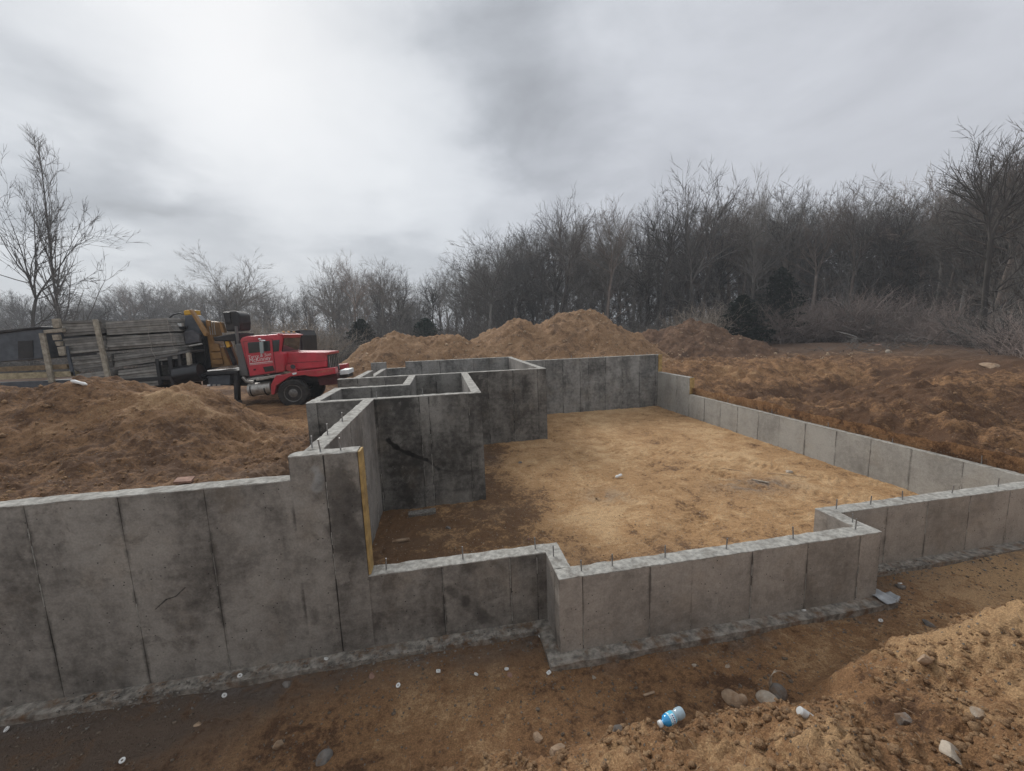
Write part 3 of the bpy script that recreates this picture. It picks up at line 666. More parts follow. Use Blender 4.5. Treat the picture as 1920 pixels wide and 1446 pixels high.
def text(body, px0, py0, px1, size, parent, mat, name='door_lettering', shear=.25, y=16.118):
    cu = bpy.data.curves.new(name, 'FONT'); cu.body = body; cu.size = size; cu.extrude = .0015; cu.shear = shear; cu.materials.append(mat)
    tmp = bpy.data.objects.new(name+'_tmp', cu); COL.objects.link(tmp)
    dg = bpy.context.evaluated_depsgraph_get(); me = bpy.data.meshes.new_from_object(tmp.evaluated_get(dg))
    bpy.data.objects.remove(tmp); bpy.data.curves.remove(cu)
    p0, p1 = at(px0, py0, y), at(px1[0], px1[1], y)
    w0 = max(v.co.x for v in me.vertices); sx = (p1[0]-p0[0])/w0; tilt = math.atan2(p1[2]-p0[2], p1[0]-p0[0])
    M = Matrix.Translation(Vector([float(k) for k in (p0-ORG[truck.name])])) @ Matrix.Rotation(-tilt, 4, 'Y') @ Matrix.Rotation(math.pi/2, 4, 'X') @ Matrix.Diagonal((sx, 1, 1, 1))
    me.transform(M); me.materials.clear(); me.materials.append(mat)
    o = link(bpy.data.objects.new(name, me)); o.parent = parent; return o
M_letter = simple('lettering_white', (.72, .62, .60), .5, 0, .15, 30)
text('Terry & Son', 464.6, 673.2, (509.2, 666.6), .17, door, M_letter)
text('McKinney', 467.0, 680.2, (509.0, 674.2), .22, door, M_letter)
pr('pinstripe', [(467.5, 681.6), (511, 676.8), (511.3, 678.0), (467.8, 682.9)], 16.118, 16.124, M_letter, door, 0)
pr('pinstripe', [(468, 684.2), (511.6, 679.6), (511.8, 680.2), (468.1, 684.9)], 16.118, 16.124, M_letter, door, 0)
# mirror on its arm, roof lights
mir = pr('mirror', [(486.2, 641.5), (493, 640.5), (494.5, 662.5), (488, 663.5)], 15.88, 15.94, M_mirror, truck, .01, Y=15.9)
MB().tube([at(487, 639, 16.1), at(487, 638.3, 15.9), at(497, 638.8, 15.9), at(499, 639.6, 16.12)], .02, 6).build('mirror_arm', M_chrome, mir)
MB().lathe([(.045, 0), (.06, .03), (.03, .06)], at(487, 637.6, 15.9), (0, 0, 1), 12).build('mirror_cap', M_chrome, mir, True)
roof = pr('roof_light_bar', [(509, 623.4), (528, 623.6), (528.6, 625), (509, 624.8)], 16.3, 17.9, M_alu, truck, .006)
for k in range(3):
    p = at(527, 624, 16.3); MB().lathe([(.05, 0), (.05, .05), (.02, .075)], (p[0]-.02, 16.6+k*.55, p[2]), (0, 0, 1), 10).build('marker_light', M_lens, truck, True)
# hood, grille, fenders
hood = pr('hood', [(525, 661), (527.3, 660), (613.2, 660.2), (613.6, 688.6), (533, 696.8)], 16.45, 17.95, M_red, truck, .05)
pr('hood_seam', [(533, 681.2), (613, 676.2), (613, 676.8), (533, 682)], 16.44, 16.449, M_reddk, hood, 0)
xn = float(at(613.5, 674, 16.45)[0]); zt = float(at(613.5, 661, 16.45)[2]); zb = float(at(613.5, 688.6, 16.45)[2])
g = MB(); g.box((xn+.001, 16.49, zb-.32), (xn+.05, 17.91, zt-.10)); gr = g.build('grille', M_grille, truck, bevel=.01)
for k in range(11):
    MB().box((xn+.051, 16.53+k*.125, zb-.28), (xn+.075, 16.575+k*.125, zt-.14)).build('grille_bar', M_black if k % 2 else M_alu, gr)
MB().box((xn-.02, 16.43, zt-.09), (xn+.09, 17.97, zt+.012)).build('hood_crown', M_red, hood, bevel=.02)
MB().lathe([(.035, 0), (.035, .03)], (xn+.052, 17.2, zt-.22), (1, 0, 0), 10).build('badge', M_chrome, gr)
for yy in (16.62, 17.78):
    hl = MB().lathe([(.11, 0), (.12, .05), (.09, .07)], (xn+.05, yy, zb-.12), (1, 0, 0), 16).build('headlight', M_chrome, truck, True)
fend = [(517, 704), (529.3, 703.0), (555, 697.0), (628, 689.4), (629, 701.0), (594.6, 706.6), (578.8, 705.6), (571, 703.4), (543, 706.5), (517.5, 723.5), (514, 740), (508.5, 740.4), (507.3, 722)]
for y0, y1 in ((16.0, 16.46), (17.94, 18.4)):
    pr('fender', fend, y0, y1, M_red, truck, .02, Y=16.0)
text('DIAMOND', 594, 700.6, (625, 696.6), .13, truck, simple('faded_lettering', (.42, .16, .10), .6), 'fender_lettering', 0, 15.996)
pr('fender_light', [(547.5, 700), (556, 698.2), (556.6, 701.6), (549.5, 703.2)], 15.975, 15.998, M_white, truck, .008, Y=16)
pr('air_intake', [(536, 684), (540, 684), (552, 689), (556, 697), (546, 698), (535, 694)], 16.25, 16.43, M_red, truck, .03)
MB().lathe([(.09, 0), (.09, .02)], at(549, 688, 16.24), (.6, -.6, .4), 12).build('intake_mouth', M_black, truck)
pr('front_frame', [(594, 706), (632, 701), (633, 721), (599, 723)], 16.35, 18.0, M_reddk, truck, .02)
wb = pr('winch_box', [(637, 694.6), (652.8, 693.6), (653.6, 701.6), (637.4, 703)], 16.7, 17.7, M_white, truck, .006, Y=16.7)
pr('winch_frame', [(631, 702), (651.5, 701.9), (653.2, 708), (631, 708)], 16.75, 17.65, M_black, truck, .01, Y=16.7)
pr('step_box', [(477, 709), (526, 701.6), (526.5, 706.6), (480.6, 714.6)], 16.05, 16.5, M_alu, truck, .02)
tk = MB().lathe([(.05, -.02), (.24, 0), (.245, .02), (.245, .76), (.24, .78), (.05, .80)], at(468.8, 731.6, 16.3), (.995, 0, .08), 22).build('fuel_tank', M_alu, truck, True)
for px in (473.5, 499.5):
    MB().lathe([(.252, 0), (.252, .045)], at(px, 731.9-(px-468.8)*.09, 16.3), (.995, 0, .08), 22).build('tank_strap', M_black, tk)
pr('exhaust_guard', [(440.8, 645), (453.6, 644), (466.3, 705.6), (449.4, 706)], 16.2, 16.5, M_heat, truck, .04)
MB().tube([at(447, 645, 16.35), at(443.5, 622, 16.35), at(443, 612, 16.35)], [.055, .055, .05], 10).build('exhaust_stack', M_heat, truck, True)
MB().tube([at(455, 707, 16.3), at(462, 715, 16.3), at(476, 717.5, 16.3)], .07, 10).build('exhaust_pipe', M_alu, truck, True)
pr('chassis_rail', [(380, 706), (440, 703), (470, 712), (540, 707), (600, 706), (600, 716), (470, 724), (380, 722)], 16.55, 17.85, M_black, truck, .01, Y=16.55)
def wheel(cx, cz, y, near, r=.535):
    """wheel with its axis along y; outer face at y (near side faces -y)"""
    s = -1 if near else 1; wdt = .30
    o = MB().lathe([(r*.60, .02), (r*.66, -.015), (r*.90, -.02), (r*.97, .01), (r, .05), (r, wdt-.05), (r*.97, wdt-.01), (r*.9, wdt), (r*.6, wdt)], (cx, y, cz), (0, -s, 0), 40).build('tyre', M_rubber, truck, True)
    tr = MB()
    for k in range(36):
        t = 2*math.pi*k/36
        for (u0, u1) in ((.03, .12), (.18, .27)):
            p = [(cx+math.cos(t+q)*rr, y-s*u, cz+math.sin(t+q)*rr) for u in (u0, u1) for rr in (r-.005, r+.014) for q in (-.05, .05)]
            tr.add(p, [(0, 1, 3, 2), (4, 6, 7, 5), (2, 3, 7, 6), (0, 2, 6, 4), (1, 5, 7, 3)])
    tag(tr.build('tread', M_rubber, o), kind='stuff')
    rim = MB().lathe([(r*.63, .03), (r*.60, -.012), (r*.555, -.005), (r*.54, .10), (r*.34, .08), (r*.30, .02), (r*.16, -.01), (r*.05, -.02)], (cx, y, cz), (0, -s, 0), 30).build('rim', M_rim, o, True)
    nut = MB()
    for k in range(10):
        t = 2*math.pi*k/10; nut.lathe([(.022, 0), (.022, .05), (.012, .06)], (cx+math.cos(t)*r*.40, y-s*.10, cz+math.sin(t)*r*.40), (0, s, 0), 6)
    nut.build('lug_nuts', M_alu, o)
    return o
wc = at(549.5, 737.6, 16.02)
wheel(wc[0], wc[2], 16.02, True); wheel(wc[0], wc[2], 18.38, False)
for dx in (-5.4, -6.75):
    for y, nr in ((16.05, True), (18.35, False)): wheel(wc[0]+dx, wc[2], y, nr)
MB().tube([(wc[0], 16.3, wc[2]), (wc[0], 18.1, wc[2])], .09, 10).build('axle', M_black, truck)
# deck behind the cab, outriggers, control boxes
pr('deck', [(383, 699.5), (396, 697.8), (444, 695), (444, 701), (383, 704)], 16.0, 18.4, M_black, truck, .01)
pr('bed', [(-40, 728), (383, 701), (383, 708), (-40, 737)], 16.02, 18.4, M_black, truck, .01, Y=16.0)
leg = pr('outrigger', [(437, 697), (444.5, 697), (446, 752), (439, 753)], 16.05, 16.3, M_black, truck, .015)
pr('foot', [(439.4, 753), (446.6, 752), (447.4, 765), (440, 766)], 16.03, 16.32, M_heat, leg, .01)
pr('outrigger', [(423, 704), (429, 704), (429.4, 750), (424, 750)], 17.9, 18.2, M_black, truck, .01, Y=16.2)
cb = pr('control_box', [(388, 705), (431, 703), (431, 722), (391, 725)], 16.1, 16.6, M_bluegrey, truck, .02)
for x in (389, 399, 408):
    pr('reflector', [(x, 721), (x+5.5, 720.6), (x+5.5, 723.6), (x, 724)], 16.08, 16.098, M_white if x == 389 else M_alu, cb, .003, Y=16.1)
# crane column, boom, head, operator seat and hoses
CYL = 16.9
col = pr('crane_column', [(384.6, 601.5), (392.5, 603), (400.4, 640), (410.5, 652), (418, 650), (433, 686), (396.5, 690), (389, 640)], CYL, CYL+.75, M_yellow, truck, .03)
for (pts) in ([(393.5, 645.8), (411.8, 644), (415, 658.5), (396, 659.5)], [(397, 662), (415.4, 660.5), (418.2, 672.5), (399, 673)], [(399, 674.5), (418.6, 673.8), (420, 683), (400.6, 685)]):
    pr('ladder_box', pts, CYL-.07, CYL-.002, M_yellow, col, .02, Y=CYL)
boom = pr('boom', [(353.5, 581.2), (358, 580.5), (386.2, 625), (386, 631), (381.5, 629)], CYL-.5, CYL-.28, M_yellow, truck, .02)
pr('boom_head', [(343.8, 582.5), (355.6, 580.8), (356.6, 590.4), (344.6, 591.8)], CYL-.1, CYL+.6, M_yellow2, truck, .03)
pr('mast', [(372, 625), (392, 628), (396.5, 690), (376, 697), (362, 684), (355, 651)], CYL+.02, CYL+.9, M_black, truck, .04)
jib = pr('jib', [(346, 591.5), (362, 590), (373, 601), (377, 632), (371, 642), (350, 640), (345.6, 622)], CYL-.25, CYL+.3, M_bluegrey, truck, .03)
pr('tarp', [(347, 622), (362, 619), (376.6, 628), (377, 642), (366, 643), (350, 646)], CYL-.4, CYL-.24, M_tarp, truck, .03, Y=CYL-.3)
pr('hydraulic_cylinder', [(418, 640), (423.5, 639), (440, 679), (441, 686), (436, 686)], CYL-.2, CYL, M_black, truck, .03)
pr('cylinder_cap', [(421, 640.5), (428, 639), (432, 650), (425, 653)], CYL-.25, CYL-.05, M_yellow2, truck, .02)
pr('platform', [(399, 632), (449, 624), (449, 640), (424, 640), (402, 640)], CYL-.3, CYL+.9, M_black, truck, .03)
seat = pr('operator_seat', [(416.5, 584.4), (440.5, 582.4), (448.4, 589), (451, 604), (450, 620), (424, 622)], CYL-.1, CYL+.8, M_black, truck, .06)
pr('seat_back', [(417.5, 586), (431, 585), (433, 606), (424, 607)], CYL-.14, CYL-.101, M_black2, seat, .02)
for i, dx in enumerate((0, 4.5, 9)):
    pr('lever', [(391+dx, 603), (392+dx, 603), (395+dx, 628), (394+dx, 628)], CYL-.1, CYL-.07, M_alu, truck, 0)
pr('column_tip', [(385.5, 600), (391.5, 601), (393, 612), (387, 612)], CYL-.15, CYL-.002, M_yellow, col, .01)
pr('strut', [(410.5, 604), (414.5, 604), (421, 624), (415, 624)], CYL-.1, CYL+.1, M_yellow, truck, .01)
for k, lst in enumerate(([(345, 588.6), (336, 587.8), (325, 590), (318, 596), (317, 600), (324, 603), (333, 606)], [(352, 592), (360, 597), (372, 606), (384, 628)], [(378, 632), (384, 650), (386, 672), (380, 692)])):
    MB().tube([at(px, py, CYL-.1) for px, py in lst], .028, 7).build('hose', M_black2, truck, True)
for k in range(4):
    MB().tube([at(331+k*4, 612.5, 16.5), at(330.6+k*4, 606, 16.5)], .03, 8).build('shackle', M_white if k < 3 else M_alu, truck)
pr('shackle_rail', [(328, 612.5), (346, 612), (346, 616), (329, 618)], 16.45, 17.2, M_black, truck, .01)
MB().tube([at(355, 649, 16.4), at(379, 645, 16.4)], .035, 7).build('crossbar', M_alu, truck)
# headboard rack and the wrapped cylinder beneath it
hb = pr('headboard', [(289.6, 670.4), (355.4, 656.6), (356, 660.4), (290.4, 674.6)], 16.0, 18.3, M_heat, truck, .01)
for (a0, b0, c0) in ((290, 674, 0), (313, 669.5, 6), (332, 665.5, 0), (348, 662, 2)):
    pr('post', [(a0, b0), (a0+6+c0*.4, b0-1.2), (a0+13+c0*.5, 722), (a0+7, 723)], 16.0, 16.12, M_black if a0 != 348 else M_woodgrey, hb, .008)
pr('back_panel', [(296, 676), (356, 664), (370, 724), (303, 727)], 16.7, 16.8, M_black, hb, .01, Y=16.5)
p0, p1 = at(331, 705.5, 16.1), at(377, 697.5, 16.1); ax = p1-p0; L_ = float(np.linalg.norm(ax))
cyl = MB().lathe([(.12, -.03), (.30, 0), (.335, .04), (.33, .3), (.345, .42), (.325, .55), (.345, .7), (.33, .85), (.34, L_-.05), (.30, L_), (.1, L_+.02)], p0, ax, 26).build('wrapped_cylinder', M_black2, truck, True)
# dark steel basket and lumber at the rear of the load
tub = pr('side_box', [(-40, 629), (79, 615.2), (82, 672.6), (-40, 682)], 16.05, 18.2, M_bluegrey, truck, .03)
pr('lid', [(-40, 623.5), (77, 611.8), (80, 615), (-40, 630)], 15.98, 18.25, M_black, tub, .02, Y=16)
pr('weld_plate', [(33, 640), (61, 638.4), (62, 671), (34, 673)], 16.03, 16.049, M_black, tub, .005)
M_rope = simple('pale_rope', (.30, .28, .25), .9, 0, .2, 30)

# stacks of form panels: each stack a thing, each panel a part
M_form = []
for k, c in enumerate(((.245, .235, .215), (.185, .178, .165), (.29, .278, .255), (.215, .206, .19))):
    M_form.append(simple('form_panel_%s' % 'abcd'[k], c, .85, 0, .22, 5, .5, (.08, .073, .066), .5))
def fstack(label, TL, TR, BR, BL, n, depth=2.2, y=16.05):
    c = at((BL[0]+BR[0])/2, (BL[1]+BR[1])/2, y); root = thing('form_stack', label, 'panel stack', (c[0], y+depth/2, c[2]), 'stacks of concrete wall forms on the truck bed')
    lerp = lambda p, q, t: (p[0]+(q[0]-p[0])*t, p[1]+(q[1]-p[1])*t)
    for i in range(n):
        t0, t1 = i/n, (i+1)/n-.11/n
        j0, j1 = rng.uniform(-.8, .8), rng.uniform(-.9, .9); dy = rng.uniform(-.03, .03)
        a0, a1, b1, b0 = lerp(TL, BL, t0), lerp(TR, BR, t0), lerp(TR, BR, t1), lerp(TL, BL, t1)
        pts = [(a0[0]+j0, a0[1]), (a1[0]+j1, a1[1]), (b1[0]+j1, b1[1]), (b0[0]+j0, b0[1])]
        sh = rng.uniform(0, .35)
        fm_ = rng.choice(M_form); o = MB().prism(pz(pts, y), y+dy, y+dy+depth).build('panel', fm_, root)
    return root
fstack('top right stack of grey form panels, nearest the crane', (198.5, 604.5), (312, 596), (326, 621.5), (200, 629), 6)
fstack('second stack down of form panels on the right column', (199, 633), (326, 624.5), (332, 647.5), (204, 657), 5)
fstack('third stack down of form panels on the right column', (212, 665), (332, 650.5), (337, 672), (216, 689.5), 6)
fstack('bottom stack of form panels on the right column', (222, 695), (291, 686), (300, 723), (226, 729), 7)
fstack('top left stack of form panels between the two posts', (114, 601.5), (190, 600.5), (196, 625), (119, 631.5), 5)
fstack('second stack down of form panels on the left column', (118, 635.5), (196, 629.5), (202, 657), (125, 664.5), 6)
fstack('third stack down of ribbed form panels on the left column', (137, 669), (207, 663), (211, 689), (140, 697), 7)
fstack('bottom stack of form panels on the left column, half behind the mound', (145, 702), (212, 694), (216, 728), (146, 734), 7)
def plank(label, pts, y0, y1, mat, name='timber_post', cat='post', group=None):
    c = at(pts[2][0], pts[2][1], y0); P = [(a-c[0], b-c[2]) for a, b in pz(pts, y0)]
    o = MB().prism(P, 0, y1-y0).build(name, mat, None, bevel=.008); o.location = Vector((float(c[0]), y0, float(c[2])))
    return tag(o, label, cat, group, 'thing')
GP = 'timber posts holding the load of forms'
plank('tall leaning timber post in front of the two columns of form panels', [(172.5, 599.5), (180.5, 599), (205, 706.5), (196.5, 707)], 15.86, 15.95, M_woodgrey, group=GP)
plank('leaning timber post beside the dark steel box at the far left', [(72, 625), (81, 624.5), (100, 717), (90.5, 718)], 15.86, 15.95, M_woodgrey, group=GP)
plank('grey steel post behind the shorter timber post', [(121, 650), (126, 649), (139, 705), (133.5, 706)], 15.96, 16.02, M_bluegrey, group=GP)
GL = 'blocks and boards stacked beside the steel box'
plank('short upright wood block sticking up above the load', [(95.7, 598.4), (109, 597.5), (111.5, 614.5), (99.5, 615.5)], 15.9, 16.0, M_woodgrey, 'wood_block', 'block', GL)
plank('level grey board lying on top of the blocks', [(80.5, 619.5), (116, 615.5), (116.5, 622.5), (82, 625.5)], 15.88, 16.02, M_woodgrey, 'timber_board', 'board', GL)
plank('pale wood block under the level board', [(96.6, 628), (108, 627.5), (111, 637.5), (99.4, 638.4)], 15.9, 16.02, M_woodgrey, 'wood_block', 'block', GL)
plank('small wood block second from the bottom', [(102, 641), (113, 640), (113, 648.5), (105, 648.5)], 15.9, 16.02, M_woodgrey, 'wood_block', 'block', GL)
plank('lowest pale wood block of the short column', [(106.6, 651), (119.4, 649.5), (121.4, 666.6), (110.4, 667.6)], 15.9, 16.02, M_woodgrey, 'wood_block', 'block', GL)
plank('long brown timber beam below the dark steel box', [(-40, 690), (124, 683.5), (127, 692), (-40, 699)], 15.98, 16.2, simple('brown_lumber', (.20, .145, .085), .85, 0, .3, 9, .4), 'timber_beam', 'beam', GL)
plank('long pale timber beam under the brown one', [(-40, 702), (137, 696.5), (139, 706), (-40, 714)], 15.96, 16.2, simple('pale_lumber', (.36, .30, .19), .85, 0, .3, 9, .4), 'timber_beam', 'beam', GL)
plank('long grey steel rail at the bottom of the load', [(-40, 719), (142, 712.5), (143, 722), (-40, 733)], 15.99, 16.2, M_bluegrey, 'steel_rail', 'rail', GL)
def rope(label, pts):
    c = at(*pts[-1], 16.0); o = MB().tube([at(a, b, 15.98)-np.array([c[0], 0, c[2]])-np.array([0, 15.98, 0]) for a, b in pts], .009, 6).build('strap', M_rope); o.location = Vector((float(c[0]), 15.98, float(c[2])))
    return tag(o, label, 'strap', 'pale straps over the form stacks', 'thing')
rope('pale strap near the middle of the right column of forms', [(272, 594.8), (279, 600), (281, 612), (278, 627), (283, 645), (284, 657), (292, 671)])
rope('pale strap at the crane end of the right column of forms', [(308, 596), (314, 602), (316, 620), (320, 626), (322, 643), (328, 657)])
# dark rack trailer standing behind the red cab
rack = thing('rack_trailer', 'black rack trailer with shelves of forms seen behind the red cab', 'trailer', (*at(548, 690, 20)[:2], 1.2))
RY = 20.0
pr('roof', [(440, 634), (562, 618.5), (563.5, 630), (440, 646)], RY, RY+2.2, M_black, rack, .02)
pr('headboard', [(561, 619), (566.5, 629), (568, 662), (564, 662)], RY-.02, RY+2.2, M_black, rack, .01)
for x in (533, 545.5, 557): pr('post', [(x, 631), (x+2.6, 631), (x+3.2, 690), (x+.6, 690)], RY-.05, RY, M_black, rack, .005, Y=RY)
for k in range(5): pr('form_panel', [(528, 634.6+k*6.4), (565, 633.0+k*6.0), (566, 637.6+k*6.0), (528, 639.4+k*6.4)], RY+.05, RY+2.1, rng.choice(M_form), rack, .01)
pr('bed', [(440, 672), (568, 666), (568, 676), (440, 684)], RY, RY+2.2, M_black, rack, .02)
for x in (480, 515):
    p = at(x, 690, RY); MB().lathe([(.2, 0), (.5, .02), (.5, .28), (.2, .3)], (p[0], RY+.02, 1.7), (0, 1, 0), 24).build('wheel', M_rubber, rack, True)

# ------------------------------------------------------------------ bare trees, brush and evergreens
TOPZ = {}
def tubes_np(segs, name, mat, nside=(3, 4, 6)):
    """segs: array rows (x0,y0,z0,x1,y1,z1,r0,r1) -> one mesh of open tapered tubes"""
    S = np.asarray(segs, float); vs = []; fs = []; base = 0
    rmax = np.maximum(S[:, 6], S[:, 7])
    for lo, hi, n in ((0, .03, nside[0]), (.03, .09, nside[1]), (.09, 9, nside[2])):
        T = S[(rmax >= lo) & (rmax < hi)]
        if not len(T): continue
        p0, p1 = T[:, :3], T[:, 3:6]; d = p1-p0; d /= np.linalg.norm(d, axis=1)[:, None]+1e-9
        ref = np.where(np.abs(d[:, 2:3]) < .9, np.array([[0, 0, 1.]]), np.array([[1., 0, 0]]))
        u = np.cross(d, ref); u /= np.linalg.norm(u, axis=1)[:, None]; v = np.cross(d, u)
        a = np.arange(n)*2*np.pi/n; ring = u[:, None]*np.cos(a)[None, :, None]+v[:, None]*np.sin(a)[None, :, None]
        A = p0[:, None]+ring*T[:, 6][:, None, None]; B = p1[:, None]+ring*T[:, 7][:, None, None]
        V = np.concatenate([A, B], 1).reshape(-1, 3); m = len(T); k = np.arange(n); b0 = (np.arange(m)*2*n)[:, None]
        F = np.stack([b0+k, b0+(k+1) % n, b0+n+(k+1) % n, b0+n+k], -1).reshape(-1, 4)+base
        vs.append(V); fs.append(F); base += len(V)
    V = np.concatenate(vs); me = mesh_np(name, V, [(4, np.concatenate(fs))], [mat]); TOPZ[me.name] = float(np.percentile(V[:, 2], 99.7)); return me
def grow(r, p, d, L, rad, n, segs, up=.06, wig=.12, taper=.45):
    """one limb of n pieces; returns its points with radius"""
    pts = [(np.array(p, float), rad)]; d = np.array(d, float); step = L/n
    for i in range(n):
        d = d+r.normal(0, wig, 3)+np.array([0, 0, up]); d /= np.linalg.norm(d)
        q = pts[-1][0]+d*step; rr = rad*(1-(1-taper)*(i+1)/n)
        segs.append((*pts[-1][0], *q, pts[-1][1], rr)); pts.append((q, rr))
    return pts, d
def side_dir(r, d, ang):
    t = np.cross(d, r.normal(0, 1, 3)); t /= np.linalg.norm(t)+1e-9
    return d*math.cos(ang)+t*math.sin(ang)
def hardwood(seed, H=20.0, fork=.35, spread=.55, dens=1.0, lean=.03, rb=None):
    r = np.random.default_rng(seed); tr = []; cr = []; rad = rb or H*.0125
    pts, d = grow(r, (0, 0, -.4), (r.normal(0, lean), r.normal(0, lean), 1), H*fork+.4, rad, 6, tr, .03, .035, .72)
    top, rt = pts[-1]; leaders = r.integers(3, 6)
    lim = []
    for k in range(leaders):
        a = 2*math.pi*(k+r.uniform(-.2, .2))/leaders; sp = spread*r.uniform(.25, 1.05)
        P, dd = grow(r, top, (math.cos(a)*sp, math.sin(a)*sp, 1), H*(1-fork)*r.uniform(.52, .66)*(1-.10*sp), rt*r.uniform(.55, .75), 9, cr, .012, .06, .14)
        lim.append((P, H*(1-fork)))
    for pnt, rr in pts[2:]:
        if r.random() < .7:
            a = r.uniform(0, 6.28); P, dd = grow(r, pnt, (math.cos(a), math.sin(a), .6), H*r.uniform(.16, .32), rr*.38, 6, cr, .06, .12, .2); lim.append((P, H*.32))
    def kids(P, L, n, k0, ang, lf, rf, pieces, wig, up):
        out = []
        for _ in range(n):
            i = int(r.integers(max(1, int(len(P)*k0)), len(P))); p, rr = P[i]; p0 = P[i-1][0]; d = p-p0; d = d/(np.linalg.norm(d)+1e-9)
            tt = i/(len(P)-1); Q, _d = grow(r, p, side_dir(r, d, r.uniform(*ang)), L*r.uniform(.5, 1.1)*lf*(1.15-.55*tt), max(.015, min(rr*.8, rf)), pieces, cr, up, wig, .3); out.append(Q)
        return out
    l2 = []
    for P, L in lim: l2 += [(q, L) for q in kids(P, L, int(13*dens), .12, (.35, .95), .46, .095, 5, .09, .015)]
    l3 = []
    for P, L in l2: l3 += [(q, L) for q in kids(P, L, int(5.2*dens+.5), .15, (.3, .85), .20, .038, 3, .10, .01)]
    for P, L in l3: kids(P, L, int(4.4*dens+.5), .1, (.22, .65), .105, .017, 2, .09, .02)
    return tr, cr
def excurrent(seed, H=20.0, spread=.5, dens=1.0, rb=None, lo=.2):
    """a tree with one main stem to the top and ascending side limbs"""
    r = np.random.default_rng(seed); tr = []; cr = []; rad = rb or H*.011
    P, d = grow(r, (0, 0, -.4), (r.normal(0, .02), r.normal(0, .02), 1), H+.4, rad, 14, tr, .03, .03, .10)
    lim = []
    for k in range(int(30*dens)):
        t = lo+(.97-lo)*(k+r.random())/int(30*dens); i = min(len(P)-1, max(1, int(t*14))); p, rr = P[i]; a = r.uniform(0, 6.28)+k*2.4
        L = H*.42*(1-t)**.8*r.uniform(.6, 1.1)+H*.05; Q, dd = grow(r, p, (math.cos(a)*spread*1.3, math.sin(a)*spread*1.3, 1), L, max(.03, rr*.55), 7, cr, .07, .08, .2); lim.append((Q, L))
    for Q, L in lim:
        for _ in range(int(8*dens)):
            i = int(r.integers(1, len(Q))); d = Q[i][0]-Q[i-1][0]; d = d/np.linalg.norm(d)
            S, d2 = grow(r, Q[i][0], side_dir(r, d, r.uniform(.35, .85)), L*r.uniform(.15, .42), max(.018, Q[i][1]*.6), 4, cr, .08, .12, .3)
            for _k in range(int(4*dens)):
                j = int(r.integers(1, len(S))); grow(r, S[j][0], side_dir(r, d2, r.uniform(.3, .8)), H*r.uniform(.02, .06), .015, 2, cr, .05, .15, .5)
    return tr, cr
def sapling(seed, H=7.0):
    r = np.random.default_rng(seed); tr = []; cr = []
    P, d = grow(r, (0, 0, -.3), (r.normal(0, .08), r.normal(0, .08), 1), H, H*.0075, 8, tr, .05, .05, .2)
    for _ in range(16):
        i = int(r.integers(2, len(P))); p, rr = P[i]
        Q, _d = grow(r, p, side_dir(r, np.array([0, 0, 1.]), r.uniform(.3, .8)), H*r.uniform(.12, .3), max(.011, rr*.5), 4, cr, .08, .1, .3)
        for _k in range(4):
            j = int(r.integers(1, len(Q))); grow(r, Q[j][0], side_dir(r, _d, r.uniform(.3, .8)), H*r.uniform(.04, .1), .010, 2, cr, .04, .12, .4)
    return tr, cr
def shrub(seed, H=3.0, W=2.6, n=46, thick=.013, droop=-.05):
    r = np.random.default_rng(seed); cr = []
    for _ in range(n):
        a = r.uniform(0, 6.28); s = r.uniform(.05, 1.0)*W/H; x, y = r.normal(0, W*.16, 2)
        P, d = grow(r, (x, y, -.1), (math.cos(a)*s, math.sin(a)*s, 1), H*r.uniform(.6, 1.1), thick*r.uniform(.8, 1.5), 5, cr, droop, .12, .5)
        for _k in range(7):
            i = int(r.integers(1, len(P))); grow(r, P[i][0], side_dir(r, d, r.uniform(.3, 1.0)), H*r.uniform(.12, .34), thick*.62, 3, cr, .02, .16, .6)
    return cr
def bark(name, a, b):
    m, t, bs = principled(name); pos = t.node('ShaderNodeNewGeometry').outputs['Position']; oi = t.node('ShaderNodeObjectInfo').outputs['Random']
    c = t.mix(t.ramp(t.noise(t.scale3(pos, 1, 1, .3), 3, 4, .6), .3, .7), a, b); c = t.vm('SCALE', c, t.math('MULTIPLY_ADD', oi, .8, .6))
    t.set(bs.inputs['Base Color'], c); bs.inputs['Roughness'].default_value = .95; bs.inputs['Specular IOR Level'].default_value = .1; return m
B_grey = bark('bark_grey', (.16, .146, .132), (.26, .238, .215)); B_dark = bark('bark_dark', (.085, .077, .070), (.15, .136, .124))
B_tan = bark('twig_tan', (.29, .245, .20), (.40, .34, .28)); B_pink = bark('twig_pinkish', (.29, .235, .21), (.40, .33, .295)); B_pale = bark('twig_grey', (.17, .16, .148), (.26, .245, .225))
B_brown = bark('bark_brown', (.16, .130, .112), (.26, .215, .185))
TREES = []
for i, (H, fork, spread, dens) in enumerate(((20, .34, .60, 1.0), (20, .44, .45, 1.0), (20, .28, .75, 1.0), (20, .40, .55, .9), (20, .48, .60, 1.0), (20, .32, .50, 1.0), (20, .36, .70, 1.05), (20, .42, .42, .85))):
    tr, cr = hardwood(300+i, H, fork, spread, dens); mt = (B_grey, B_dark, B_pale, B_brown)[i % 4]
    TREES.append((tubes_np(tr, 'trunk', mt), tubes_np(cr, 'crown', mt)))
for i in range(2):
    tr, cr = excurrent(350+i, 20, .45, .9); mt = (B_dark, B_pale)[i]; TREES.append((tubes_np(tr, 'trunk', mt), tubes_np(cr, 'crown', mt)))
SAPS = []
for i in range(4):
    tr, cr = sapling(400+i); mt = (B_grey, B_pale)[i % 2]; SAPS.append((tubes_np(tr, 'trunk', mt), tubes_np(cr, 'crown', mt)))
def th(x, y): return float(terrain(np.array([x]), np.array([y]))[0])
